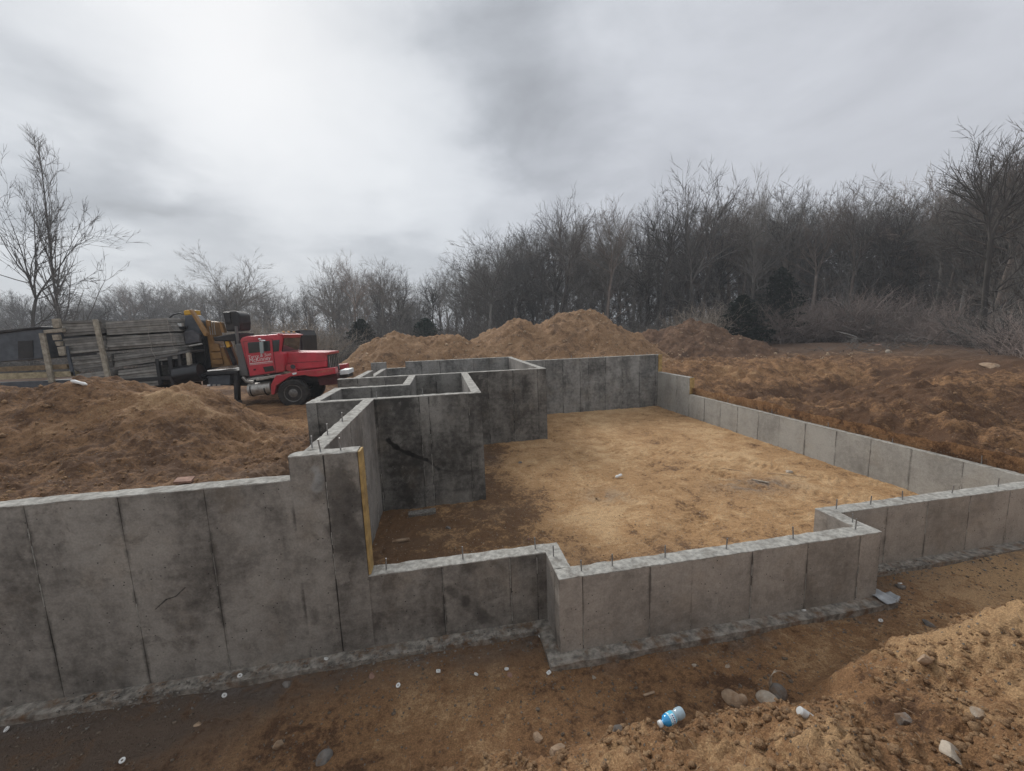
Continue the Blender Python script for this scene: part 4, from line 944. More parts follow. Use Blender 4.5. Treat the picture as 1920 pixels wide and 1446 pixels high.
def put_tree(name, meshes, label, cat, x, y, h, h0, rz, group, lean=0.0, wide=1.0):
    root = thing(name, label, cat, (x, y, th(x, y)), group); root['kind'] = 'thing'
    top_z = max(TOPZ[me.name] for me in meshes); s = h/top_z; root.scale = (s*wide, s*wide, s); root.rotation_euler = (lean*math.sin(rz), lean*math.cos(rz), rz)
    for nm, me in zip(('trunk', 'crown'), meshes): obj_np(nm, me, root)
    return root
R3 = random.Random(21)
EX = [-260, 0, 150, 300, 450, 600, 760, 800, 900, 1000, 1200, 1400, 1600, 1750, 1900, 2050, 2300]
EY = [95, 95, 95, 90, 85, 78, 70, 66, 60, 54, 50, 46, 38, 31, 22, 17, 12]
TX = [-260, 0, 150, 200, 300, 400, 500, 560, 600, 650, 720, 760, 800, 850, 900, 1000, 1050, 1130, 1180, 1250, 1315, 1360, 1400, 1470, 1530, 1620, 1690, 1750, 1810, 1880, 1960, 2100, 2300]
TYP = [545, 545, 548, 528, 520, 525, 530, 532, 505, 492, 505, 530, 512, 480, 440, 398, 385, 380, 392, 360, 340, 338, 350, 340, 352, 340, 352, 332, 335, 270, 215, 190, 180]
G_w = 'bare trees of the wood behind the site'
ZONES = [(60, 'distant bare tree in the hazy treeline over the dark steel box'), (200, 'distant bare tree in the hazy treeline over the form stacks'), (360, 'distant bare tree in the hazy treeline left of the crane'),
         (470, 'distant bare tree in the hazy treeline over the crane'), (570, 'distant bare tree in the hazy treeline over the red cab'), (690, 'slender bare tree behind the red hood'), (800, 'slender bare tree behind the left peak of the left dirt pile'),
         (900, 'slender bare tree behind the right peak of the left dirt pile'), (1000, 'tall bare tree behind the left shoulder of the tallest pile'), (1120, 'tall bare tree behind the main peak of the tallest pile'), (1230, 'tall bare tree behind the right slope of the tallest pile'),
         (1350, 'tall bare tree behind the dark dirt heap'), (1480, 'tall bare tree behind the two dark evergreens'), (1620, 'tall bare tree behind the pinkish bushes'), (1760, 'large bare tree behind the root heap'), (9999, 'large bare tree in the near wood at the right edge')]
def zone(px, row): return ('front row ', 'second row ', 'deep standing ')[row]+[b for a, b in ZONES if px < a][0]
def wood_tree(px, dy, hf, k, row=0, label=None, group=G_w, wide=1.0, lean=.03):
    Y = float(np.interp(px, EX, EY))+dy
    p = at(px, float(np.interp(px, TX, TYP)), Y); b = th(p[0], Y); h = max(5.0, (p[2]-b)*hf)
    label = zone(px, row)
    return put_tree('tree', TREES[k], label, 'tree', p[0], Y, h, 20.0, R3.uniform(0, 6.28), group, R3.uniform(0, lean), wide)
px = -60
while px < 2010:
    wood_tree(px+R3.uniform(-9, 9), R3.uniform(0, 3), R3.uniform(.86, 1.02), R3.randrange(10), wide=R3.uniform(.8, 1.05)); px += 27
px = -50
while px < 2010:
    wood_tree(px+R3.uniform(-10, 10), R3.uniform(4, 12), R3.uniform(.76, .94), R3.randrange(10), 1, wide=R3.uniform(.8, 1.1)); px += 24
px = -50
while px < 2010:
    wood_tree(px+R3.uniform(-12, 12), R3.uniform(13, 26), R3.uniform(.70, .88), R3.randrange(10), 2, wide=R3.uniform(.9, 1.2)); px += 30
# trees that stand out from the rest
def hero(px, pyt, Y, k, label, wide=1.0, lean=.02, meshes=None, rz=None, h0=20.0):
    p = at(px, pyt, Y); b = th(p[0], Y)
    return put_tree('tree', meshes or TREES[k], label, 'tree', p[0], Y, p[2]-b, h0, R3.uniform(0, 6.28) if rz is None else rz, None, lean, wide)
tr, cr = excurrent(777, 20, .40, 1.1, .20, .12); big = (tubes_np(tr, 'trunk', B_dark), tubes_np(cr, 'crown', B_dark))
tr, cr = hardwood(790, 20, .34, .80, .8, .16, .16); lean_t = (tubes_np(tr, 'trunk', B_dark), tubes_np(cr, 'crown', B_dark))
hero(47, 262, 42, 0, 'tall bare tree standing alone against the sky at the far left', .74, .01, big, 2.0)
hero(-30, 290, 41, 0, 'bare tree with a leaning trunk cut by the left edge of the picture', .9, .10, lean_t, 2.4)
hero(432, 470, 62, 6, 'round headed bare tree rising above the crane', 1.25, .01)
hero(615, 480, 60, 0, 'pale bare tree left of the cluster behind the red cab', 1.0)
hero(655, 474, 58, 3, 'tallest pale bare tree of the cluster behind the red hood', .9)
hero(705, 482, 60, 4, 'pale spreading bare tree at the right of the cluster behind the hood', 1.0)
hero(745, 500, 63, 5, 'small pale bare tree nearest the gap in the treeline', .9)
hero(905, 437, 52, 6, 'broad dark bare tree where the treeline starts to climb', 1.1)
hero(1040, 380, 50, 1, 'tall dark bare tree directly above the tallest dirt pile', 1.0)
hero(1135, 366, 48, 7, 'tall open bare tree right of the tallest dirt pile', 1.0)
hero(1310, 312, 46, 5, 'highest wide crowned bare tree in the middle of the wood', 1.05)
hero(1415, 334, 45, 0, 'bare tree with a round crown right of the highest one', .95)
hero(1640, 332, 42, 5, 'dense bare tree behind the pinkish brush at the right', 1.1)
hero(1755, 300, 38, 7, 'bare tree with an open crown standing above the right hand wood', 1.0)
hero(1893, 236, 21, 1, 'tall near bare tree with a black trunk at the right edge', .85, .03)
hero(1930, 250, 24, 2, 'broad bare tree cut by the right edge of the picture', .9)
# saplings in front of the wood
for i in range(46):
    px = 600+R3.uniform(0, 1330); Y = float(np.interp(px, EX, EY))-R3.uniform(.5, 3.5); p = at(px, 600, Y)
    put_tree('sapling', SAPS[R3.randrange(4)], 'thin bare sapling at the front edge of the wood', 'sapling', p[0], Y, R3.uniform(4, 9), 7.0, R3.uniform(0, 6.28), 'saplings along the edge of the wood', .06)
# brush
SH = {'tan': [tubes_np(shrub(500+i, 3, 2.8, 90, .0105), 'stems', B_tan) for i in range(3)], 'pink': [tubes_np(shrub(520+i, 3, 3.4, 120, .0105, -.09), 'stems', B_pink) for i in range(3)],
      'grey': [tubes_np(shrub(540+i, 3, 2.6, 50), 'stems', B_pale) for i in range(3)], 'dark': [tubes_np(shrub(560+i, 3, 2.8, 50), 'stems', B_dark) for i in range(3)]}
def put_shrub(kind, px, pyt, Y, label, group=None, wide=1.0):
    p = at(px, pyt, Y); b = th(p[0], Y); h = max(.8, p[2]-b)
    o = obj_np('shrub', R3.choice(SH[kind])); o.location = (p[0], Y, b); s = h/TOPZ[o.data.name]; o.scale = (s*wide, s*wide, s); o.rotation_euler = (0, 0, R3.uniform(0, 6.28))
    return tag(o, label, 'shrub', group, 'thing')
for px in range(-30, 700, 17):
    put_shrub('tan' if R3.random() < .7 else 'grey', px+R3.uniform(-8, 8), np.interp(px, [0, 300, 480, 560, 640, 700], [615, 612, 600, 588, 625, 655])+R3.uniform(-8, 14), R3.uniform(34, 44) if px > 440 else R3.uniform(36, 60), 'tan leafless brush in the thicket behind the truck', 'brush thicket behind the truck', 1.3)
for px in range(690, 1010, 22):
    put_shrub('dark', px+R3.uniform(-8, 8), R3.uniform(588, 612), R3.uniform(38, 48), 'dark low brush under the trees behind the left dirt pile', 'dark brush under the trees', 1.3)
put_shrub('grey', 1195, 588, 37, 'grey arching shrub between the tallest pile and the dark heap', None, 1.5)
put_shrub('grey', 1165, 596, 38, 'smaller grey shrub half hidden by the right slope of the tallest pile', None, 1.4)
for i, (px, pt, Y) in enumerate(((1290, 575, 37), (1318, 568, 36), (1345, 574, 37))):
    put_shrub('tan', px, pt, Y, ('left', 'middle', 'right')[i]+' tan shrub behind the dark dirt heap', 'tan shrubs behind the dark heap', 1.2)
for px, pt, Y in ((1430, 560, 37), (1455, 552, 36), (1480, 560, 36), (1505, 568, 37), (1530, 560, 35), (1560, 552, 34), (1590, 545, 34), (1620, 538, 33), (1650, 540, 32), (1680, 545, 32), (1710, 540, 31)):
    put_shrub('pink', px+R3.uniform(-6, 6), pt+R3.uniform(-6, 8), Y, 'pinkish brown leafless bush in the thicket right of the evergreens', 'pinkish brown brush thicket', 1.35)
for px in range(1600, 1990, 20):
    Y = float(np.interp(px, EX, EY))-R3.uniform(2, 5); put_shrub(R3.choice(['grey', 'dark', 'pink']), px, R3.uniform(545, 625), Y, 'tangled leafless bush under the trees at the right', 'tangled brush at the right', 1.3)
for px in range(1020, 1600, 24):
    Y = float(np.interp(px, EX, EY))+R3.uniform(-1, 3); put_shrub('dark', px, R3.uniform(570, 605), Y, 'dark leafless bush among the trunks of the middle wood', 'dark brush in the middle wood', 1.3)
# evergreens
M_needle = simple('needles_dark', (.012, .020, .012), .9, 0, .4, 6, spec=.15); M_needle2 = simple('needles_blue', (.028, .045, .034), .9, 0, .35, 6, spec=.15)
def conifer(seed, H, W, squat=1.0):
    r = np.random.default_rng(seed); tr = []; grow(r, (0, 0, -.2), (0, 0, 1), H*.98, H*.018, 6, tr, 0, .01, .1)
    P = []
    n = int(620*squat)
    for i in range(n):
        t = r.random()**.8; z = H*(.06+.92*t); R = W*(1-t)**.55*r.uniform(.55, 1.08)*(.8+.4*abs(math.sin(i*.37)))+.05; a = r.uniform(0, 6.28)
        d = np.array([math.cos(a), math.sin(a), r.uniform(-.25, .18)]); m = max(3, int(R*5))
        for k in range(m):
            c = np.array([0, 0, z])+d*R*(.25+.75*(k+r.random())/m)
            for _ in range(3):
                u = r.normal(0, 1, 3); u /= np.linalg.norm(u); v = np.cross(u, r.normal(0, 1, 3)); v /= np.linalg.norm(v)+1e-9
                l = r.uniform(.10, .24); P.append(c+u*l); P.append(c-u*l*.6+v*l*.35); P.append(c-u*l*.6-v*l*.35)
    P = np.array(P); F = np.arange(len(P)).reshape(-1, 3)
    return tr, P, F
def put_conifer(px, pyt, Y, label, mat, W, seed, squat=1.0):
    p = at(px, pyt, Y); b = th(p[0], Y); H = p[2]-b; tr, P, F = conifer(seed, H, W, squat)
    root = thing('evergreen_tree', label, 'evergreen', (p[0], Y, b)); root['kind'] = 'thing'
    obj_np('trunk', tubes_np(tr, 'trunk', B_dark), root); obj_np('crown', mesh_np('crown', P, [(3, F)], [mat]), root)
put_conifer(1466, 500, 36.5, 'dark rounded evergreen standing behind the pinkish bushes', M_needle, 3.0, 601)
put_conifer(1394, 552, 35, 'dark evergreen right of the dark dirt heap, nearest the clearing', M_needle, 2.7, 602)
put_conifer(797, 596, 44, 'blue green evergreen showing above the saddle of the left dirt pile', M_needle2, 2.4, 603)
put_conifer(676, 598, 44, 'dull green evergreen left of the left dirt pile', M_needle, 2.2, 604)
put_conifer(1690, 418, 40, 'dark evergreen buried in the wood at the right', M_needle, 2.2, 605)
# far wood that reads as one mass
rw = np.random.default_rng(5); base_segs = []
for k in range(5):
    tr, cr = hardwood(900+k, 14, .35, .5, .5); S = np.array(tr+cr); S[:, 6:] = np.maximum(S[:, 6:], .022); base_segs.append(S)
allS = []
for i in range(230):
    px = rw.uniform(-120, 2060); Y = float(np.interp(px, EX, EY))+rw.uniform(6, 34); p = at(px, 500, Y); pt = at(px, float(np.interp(px, TX, TYP)), Y)
    b = 1.3; h = (pt[2]-b)*rw.uniform(.35, .66); S = base_segs[rw.integers(5)].copy(); a = rw.uniform(0, 6.28); c, s_ = math.cos(a), math.sin(a); f = h/14
    for o in (0, 3):
        x, y = S[:, o].copy(), S[:, o+1].copy(); S[:, o] = (x*c-y*s_)*f*1.15+p[0]; S[:, o+1] = (x*s_+y*c)*f*1.15+Y; S[:, o+2] = S[:, o+2]*f+b
    allS.append(S)
tag(obj_np('far_wood', tubes_np(np.concatenate(allS), 'far_wood', B_grey, (3, 3, 4))), 'mass of bare trees deep in the wood', None, None, 'stuff')
allS = []
sh0 = [np.array(shrub(580+k, 3, 3, 26, .02)) for k in range(4)]
for i in range(420):
    px = rw.uniform(-120, 2060); Y = float(np.interp(px, EX, EY))+rw.uniform(0, 24); p = at(px, 600, Y); S = sh0[rw.integers(4)].copy(); f = rw.uniform(.8, 1.9); a = rw.uniform(0, 6.28); c, s_ = math.cos(a), math.sin(a)
    for o in (0, 3):
        x, y = S[:, o].copy(), S[:, o+1].copy(); S[:, o] = (x*c-y*s_)*f*1.2+p[0]; S[:, o+1] = (x*s_+y*c)*f*1.2+Y; S[:, o+2] = S[:, o+2]*f+1.25
    allS.append(S)
tag(obj_np('undergrowth', tubes_np(np.concatenate(allS), 'undergrowth', B_grey, (3, 3, 3))), 'dark leafless undergrowth on the floor of the wood', None, None, 'stuff')
# torn bank with roots at the edge of the clearing and pulled branches
pb = hit(1690, 652); rp = np.random.default_rng(3)
segs = []
for i in range(150):
    a = rp.uniform(0, 6.28); x, y = rp.normal(0, 2.4), rp.normal(0, .8)
    grow(rp, (x, y, rp.uniform(0, .9)*math.exp(-(x/2.6)**2)), (math.cos(a), math.sin(a)*.4, rp.uniform(-.1, .5)), rp.uniform(.5, 1.8), rp.uniform(.012, .03), 4, segs, -.1, .22, .4)
o = obj_np('brush_pile', tubes_np(segs, 'brush_pile', B_dark)); o.location = Vector(pb); tag(o, 'dark heap of pulled roots and brush at the clearing edge', None, None, 'stuff')
pb = hit(1604, 650); segs = []
for i in range(16): grow(rp, (0, 0, .75), (rp.normal(0, .6), rp.normal(0, .4), -rp.uniform(.4, 1.0)), rp.uniform(.7, 1.2), .03, 5, segs, -.05, .25, .35)
grow(rp, (0, 0, .75), (-1, .2, .35), 1.9, .07, 6, segs, -.03, .06, .5)
o = obj_np('root_stump', tubes_np(segs, 'root_stump', B_pale)); o.location = Vector(pb); tag(o, 'grey uprooted stump with splayed roots left of the brush heap', 'stump', None, 'thing')
# white gable of a far house
p = at(757, 624.5, 58); M_siding = simple('house_siding', (.42, .43, .42), .7, 0, .08, 3); M_roofd = simple('house_roof', (.07, .07, .07), .9, 0, .2, 5)
gx, gy, gz = p; gb = th(gx, gy); house = thing('house', 'small house with a white gable peeping over the left dirt pile', 'house', (gx, gy+4, gb)); house['kind'] = 'thing'
eav = gz-1.9; MB().prism([(gx-2.6, gb-.2), (gx+2.6, gb-.2), (gx+2.6, eav), (gx, gz-.35), (gx-2.6, eav)], gy+.3, gy+7).build('wall', M_siding, house)
for s in (-1, 1):
    MB().prism([(gx, gz-.3), (gx+s*3.0, eav-.45), (gx+s*3.0, eav-.22), (gx, gz-.06)], gy+.1, gy+7.2).build('roof', M_roofd, house)
    MB().prism([(gx, gz-.34), (gx+s*3.05, eav-.5), (gx+s*3.05, eav-.18), (gx, gz)], gy-.06, gy+.09).build('gable_trim', M_white, house)
MB().box((gx-.5, gy+.2, eav-1.4), (gx+.5, gy+.299, eav-.2)).build('window', M_glass, house)

# ------------------------------------------------------------------ stones, clods and litter on the ground
def ico(sub):
    import bmesh
    bm = bmesh.new(); bmesh.ops.create_icosphere(bm, subdivisions=sub, radius=1.0); bm.verts.ensure_lookup_table()
    v = np.array([x.co[:] for x in bm.verts]); f = np.array([[x.index for x in q.verts] for q in bm.faces]); bm.free(); return v, f
ICO = {s: ico(s) for s in (1, 2, 3)}
def lump(sub, r, rough=.25):
    v, f = ICO[sub]; k = r.normal(0, 1, (5, 3)); ph = r.uniform(0, 6.28, 5); n = sum(np.sin(v @ k[i]*1.6+ph[i]) for i in range(5))/5
    pl = v.copy()*(1+rough*n[:, None]*1.2)
    for _ in range(9):
        d = r.normal(0, 1, 3); d /= np.linalg.norm(d); h = pl @ d; cut = r.uniform(.42, .72); pl = pl-np.clip(h-cut, 0, None)[:, None]*d[None]*.85
    return pl, f
def scatter(name, pts, size, mat, sub, label, sink=.25, flat=.75, seed=1):
    r = np.random.default_rng(seed); shapes = [lump(sub, r, .3) for _ in range(8)]; V = []; F = []; b = 0
    for p, s in zip(pts, size):
        v, f = shapes[r.integers(8)]; a = r.uniform(0, 6.28); c, q = math.cos(a), math.sin(a)
        w_ = v*np.array([1, r.uniform(.65, 1.1), flat*r.uniform(.7, 1.1)])*s; R = np.stack([w_[:, 0]*c-w_[:, 1]*q, w_[:, 0]*q+w_[:, 1]*c, w_[:, 2]], -1)
        V.append(R+p+np.array([0, 0, s*flat*(.5-sink)])); F.append(f+b); b += len(v)
    return tag(obj_np(name, mesh_np(name, np.concatenate(V), [(3, np.concatenate(F))], [mat], sub > 1)), label, None, None, 'stuff')
rs = np.random.default_rng(77)
def cand(n, x0, x1, y0, y1, keep, hf=terrain):
    x = rs.uniform(x0, x1, n); y = rs.uniform(y0, y1, n); k = keep(x, y); x, y = x[k], y[k]; return np.stack([x, y, hf(x, y)], -1)
def e_of(x, y): return np.interp(x, MX, MY)-y
pt = cand(16000, -1.5, 7.5, .8, 3.2, lambda x, y: (e_of(x, y) > .02) & (perlin(x*1.6, y*1.6, 5) > -.25))
scatter('clods', pt, np.clip(rs.lognormal(-4.35, .55, len(pt)), .005, .055), M_clod, 1, 'crumbly clods of soil on the near mound', seed=2)
pt = cand(5200, -6, 9.5, 2.2, 4.4, lambda x, y: (e_of(x, y) < .1) & (perlin(x*1.1, y*1.1, 15) > -.15))
M_peb = simple('pebbles', (.15, .115, .085), .9, 0, .5, 40, .3)
scatter('gravel', pt, np.clip(rs.lognormal(-4.6, .5, len(pt)), .004, .030), M_peb, 1, 'small stones strewn over the trench floor', seed=3)
pt = cand(9000, -6, 10, 4.05, 4.52, lambda x, y: (np.abs(y-np.where((x > 1) & (x < 5.7), 3.84, 4.40)) < .16*np.abs(rs.normal(0, 1, len(x)))+.02) & (y < np.where((x > 1) & (x < 5.7), 3.97, 4.54)) & (perlin(x*.8, y, 35) > -.2),
          lambda x, y: np.full(x.shape, .004))
pt2 = cand(2600, -6, 10, 3.6, 4.4, lambda x, y: (np.abs(y-np.where((x > .9) & (x < 5.8), 3.74, 4.30)) < .13) & (perlin(x*1.2, y, 36) > 0))
pt = np.concatenate([pt, pt2]); M_chip = simple('concrete_chips', (.20, .185, .165), .92, 0, .45, 30, .3, (.10, .07, .05), .5)
pt = pt[::2]; scatter('rubble', pt, np.clip(rs.lognormal(-4.6, .45, len(pt)), .005, .030), M_chip, 1, 'crumbs of concrete along the footing', seed=4)
pt = cand(2600, -1.4, 9.5, 4.3, 16, lambda x, y: inside(x, y) & (perlin(x*.6, y*.6, 25)+.8*(x < 3.5)-.5 > .1), floor_h)
scatter('floor_stones', pt, np.clip(rs.lognormal(-4.4, .5, len(pt)), .006, .04), simple('floor_pebbles', (.27, .185, .11), .9, 0, .5, 30, .3), 1, 'small stones on the floor of the dig', seed=5)
pt = cand(5200, 9.95, 22, 4.8, 22, lambda x, y: perlin(x*.5, y*.5, 45) > -.1)
pt3 = cand(3000, -10, -1.7, 4.9, 13, lambda x, y: perlin(x*.6, y*.6, 47) > -.1)
pt = np.concatenate([pt, pt3])
scatter('bank_clods', pt, np.clip(rs.lognormal(-3.9, .5, len(pt)), .01, .075), M_clod, 1, 'clods of soil over the banks', seed=6)
def pile_z(x, y):
    dg = bpy.context.evaluated_depsgraph_get(); out = []
    for a, b in zip(x, y):
        ok, loc, *_r = SC.ray_cast(dg, Vector((float(a), float(b), 12)), Vector((0, 0, -1))); out.append(loc[2] if ok else 1.2)
    return np.array(out)
pt = cand(1500, -8, 26, 20.5, 29, lambda x, y: perlin(x*.5, y*.5, 49) > -.3, pile_z)
pt = pt[pt[:, 2] < 7]
scatter('pile_stones', pt, np.clip(rs.lognormal(-3.1, .5, len(pt)), .02, .16), simple('pile_pebbles', (.40, .29, .19), .9, 0, .5, 8, .3), 1, 'stones and clods on the spoil piles', seed=8)
# rocks one can point at
M_rock_tan = simple('rock_tan', (.36, .255, .17), .9, 0, .25, 14, .6, (.22, .13, .07), .9); M_rock_grey = simple('rock_grey', (.17, .155, .14), .85, 0, .3, 14, .6, (.16, .10, .06), .9); M_rock_pale = simple('rock_pale', (.42, .36, .29), .9, 0, .2, 14, .5, (.26, .17, .10), .9); M_rock_pink = simple('rock_pinkish', (.33, .20, .15), .9, 0, .25, 14, .5)
ROCKS = [(1372, 1312, 34, M_rock_tan, 'smooth tan rock, larger of a touching pair right of the blue bottle'), (1392, 1314, 20, M_rock_tan, 'smaller tan rock touching a larger one right of the blue bottle'),
 (1440, 1313, 34, M_rock_pale, 'rounded pale rock just below the curled bark strip'), (1458, 1298, 30, M_rock_grey, 'dark grey rock behind the rounded pale rock by the bark strip'),
 (1744, 1174, 22, M_rock_grey, 'grey rock alone on the soil right of the footing corner'), (1690, 1102, 17, M_rock_grey, 'small grey stone near the white ring beyond the footing corner'),
 (1010, 1386, 26, M_rock_tan, 'brown rock half buried at the bottom beside a dark hollow'), (1045, 1412, 40, M_rock_tan, 'large brown clod at the bottom edge in the middle'),
 (1160, 1368, 30, M_rock_grey, 'dark stone on the mound crest left of the blue bottle'), (608, 1424, 28, M_rock_grey, 'round grey rock at the bottom left of centre'), (524, 1398, 26, M_rock_tan, 'upright tan rock near the bottom left of centre'),
 (372, 1358, 14, M_rock_tan, 'flat pale stone on the dark wet soil'), (540, 1284, 26, M_rock_grey, 'grey stone against the footing of the tall left wall'), (698, 1268, 16, M_rock_pink, 'small pinkish stone on the trench floor in front of the low wall'),
 (955, 1267, 14, M_rock_pink, 'small stone between the two middle white rings'), (1114, 1272, 13, M_rock_pale, 'pale stone in the trench right of the jog corner'), (1302, 1248, 12, M_rock_pale, 'pale stone below the near front wall, left of two others'), (1365, 1250, 12, M_rock_pale, 'pale stone below the near front wall, right of another'),
 (1480, 886, 16, M_rock_pale, 'square tan block of stone lying on the dig floor at the right'), (1858, 688, 28, M_rock_tan, 'flat pale boulder on the grade at the far right'), (1648, 648, 16, M_rock_pink, 'pinkish stone in front of the brush heap'), (1630, 657, 14, M_rock_pale, 'pale stone left of the pinkish one by the brush heap'), (1666, 660, 12, M_rock_pale, 'small pale stone lowest in front of the brush heap'),
 (1735, 1235, 36, M_rock_tan, 'long tan stone sloping on the near mound'), (1693, 1350, 28, M_rock_grey, 'grey stone on the near mound right of the white cup'), (1835, 1345, 26, M_rock_pale, 'pale upright stone on the near mound at the right'), (1780, 1410, 34, M_rock_pale, 'pale clod of sand at the bottom right'),
 (850, 832, 10, M_rock_grey, 'grey stone lying near the dark cross wall'), (975, 868, 14, M_rock_grey, 'dark stone on the pale floor in the middle'), (840, 990, 16, M_rock_grey, 'dark clod on the brown floor near the stub'), (990, 1012, 12, M_rock_pink, 'small round stone on the floor behind the low wall')]
for i, (px, py, s, mt, lb) in enumerate(ROCKS):
    inn = any(k in lb for k in ('floor', 'cross wall')) and 'trench' not in lb
    p = hit(px, py, floor_h if inn else terrain); d = np.linalg.norm(p-CC); R_ = s/2*d/FPX*.74
    rr = np.random.default_rng(700+i); v, f = lump(3, rr, .32)
    if 'smooth' in lb or 'rounded' in lb or 'smaller tan' in lb or 'round grey' in lb: v = ICO[3][0]*(1+.12*np.sin(ICO[3][0] @ rr.normal(0, 1.4, 3)+1)[:, None])*1.05; f = ICO[3][1]
    flat = .42 if 'flat' in lb else (.95 if 'upright' in lb else .78)
    if 'square' in lb: v = np.sign(v)*np.abs(v)**.45*.8
    if 'long' in lb: v = v*np.array([1.4, .6, .8])
    v = v*np.array([1, .85, flat])*R_; v = v*(1+.10*np.stack([fbm(v[:, 0]/R_*1.3+i, v[:, 2]/R_*1.3+v[:, 1]/R_, 1.5, 3, 9)]*3, -1))
    o = obj_np('rock', mesh_np('rock', v, [(3, f)], [mt], True)); o.data.set_sharp_from_angle(angle=math.radians(26)); o.location = Vector(p+np.array([0, 0, R_*flat*-.12])); o.rotation_euler = (0, 0, rr.uniform(-.4, .4) if 'long' in lb else rr.uniform(0, 6.28))
    if 'long' in lb: o.rotation_euler = (.1, .45, .3)
    tag(o, lb, 'rock', 'rocks lying on the site', 'thing')
# white plastic form rings
M_plas = simple('white_plastic', (.78, .78, .76), .45, 0, .06, 20)
RINGS = [(13, 1371, 'white ring at the far left on the dark wet soil'), (421, 1307, 'white ring beside the footing of the tall left wall'), (612, 1238, 'white ring lying on the footing left of the low wall'), (450, 1270, 'white ring on the footing below the joint of the tall wall'),
 (822, 1262, 'white square ring, left of the pair in mid trench'), (893, 1268, 'white oval ring, right of the pair in mid trench'), (747, 1289, 'small white ring left of and lower than the pair in mid trench'), (1029, 1265, 'white square ring at the footing corner of the jog'), (1013, 1195, 'white ring among rubble in the corner of the jog'), (1507, 1147, 'white round ring on the footing of the near front wall'), (1651, 1167, 'white round ring on the soil below the footing corner'), (1687, 1097, 'white ring stuck in the soil right of the near front wall'), (950, 1258, 'white ring by the pinkish stone in the trench'), (230, 1446-16, 'white ring at the bottom left edge')]
for i, (px, py, lb) in enumerate(RINGS):
    p = hit(px, py); 
    if 'footing' in lb: p = atz(px, py, .004) if 'corner' not in lb else p
    q = MB(); n = 18; r0, r1, hh = .010, .024, .006; sq = 'square' in lb
    vs = []
    for k in range(n):
        t = 2*math.pi*k/n; e = 1.0 if not sq else 1/max(abs(math.cos(t)), abs(math.sin(t)))**.8
        vs += [(math.cos(t)*r0, math.sin(t)*r0, -hh), (math.cos(t)*r1*e, math.sin(t)*r1*e, -hh), (math.cos(t)*r1*e, math.sin(t)*r1*e, hh), (math.cos(t)*r0, math.sin(t)*r0, hh)]
    q.add(vs, [(k*4+j, ((k+1) % n)*4+j, ((k+1) % n)*4+(j+1) % 4, k*4+(j+1) % 4) for k in range(n) for j in range(4)])
    o = q.build('plastic_ring', M_plas); o.location = Vector(p+np.array([0, 0, .02])); o.rotation_euler = (rng.uniform(.2, .7), rng.uniform(-.3, .3), rng.uniform(0, 6))
    tag(o, lb, 'plastic ring', 'white plastic form rings littering the trench', 'thing')
# blue sports drink bottle on the mound
M_bb = glass('bottle_blue', (.03, .30, .62)); M_bl = simple('bottle_label', (.10, .52, .74), .4, 0, .08, 20); M_bc = glass('bottle_clear', (.34, .44, .50)); M_lab = simple('label_white', (.75, .80, .85), .5, 0, .05, 9); M_ink = simple('label_ink', (.03, .08, .3), .5)
pa_ = hit(1238, 1368); pb_ = atz(1272, 1352, pa_[2]); pa_ = pa_+np.array([0, 0, .050]); ax = pb_-pa_; ax[2] = 0.02; L_ = .175; ax = ax/np.linalg.norm(ax)
bt = thing('drink_bottle', 'blue plastic drink bottle with a white cap lying on the near mound', 'bottle', pa_+ax*.08-np.array([0, 0, .04]))
MB().lathe([(a_*1.3, b_*1.3) for a_, b_ in [(.012, .012), (.014, .02), (.030, .036), (.034, .048), (.034, .06)]], pa_, ax, 26).build('shoulder', M_bb, bt, True)
MB().lathe([(a_*1.3, b_*1.3) for a_, b_ in [(.0345, .058), (.0352, .06), (.0352, .098), (.0345, .10)]], pa_, ax, 26).build('label', M_bl, bt, True)
MB().lathe([(a_*1.3, b_*1.3) for a_, b_ in [(.034, .099), (.033, .108), (.028, .118), (.032, .126), (.034, .135), (.0335, .165), (.028, .175), (.02, .176)]], pa_, ax, 26).build('body', M_bc, bt, True)
MB().lathe([(a_*1.3, b_*1.3) for a_, b_ in [(.016, -.012), (.019, -.010), (.019, .010), (.014, .012)]], pa_, ax, 20).build('cap', M_white, bt, True)
side = np.cross(ax, [0, 0, 1]); side /= np.linalg.norm(side); upv = np.cross(side, ax)
def bp_(h, ang, r=.0357): h, r = h*1.3, r*1.3; return pa_+ax*h+(side*math.sin(ang)+upv*math.cos(ang))*r
def band(h0, h1, a0, a1, mat, r, name, n=10):
    q = MB(); vs = []
    for k in range(n+1):
        a = a0+(a1-a0)*k/n; vs += [bp_(h0, a, r), bp_(h1, a, r)]
    return q.add(vs, [(2*k, 2*k+2, 2*k+3, 2*k+1) for k in range(n)]).build(name, mat, bt, True)
band(.062, .070, -1.7, 2.0, M_lab, .0356, 'label_band'); band(.074, .094, .1, 2.0, M_lab, .0356, 'label_patch')
for k in range(5): band(.079, .090, .35+k*.30, .50+k*.30, M_ink, .0359, 'lettering', 3)
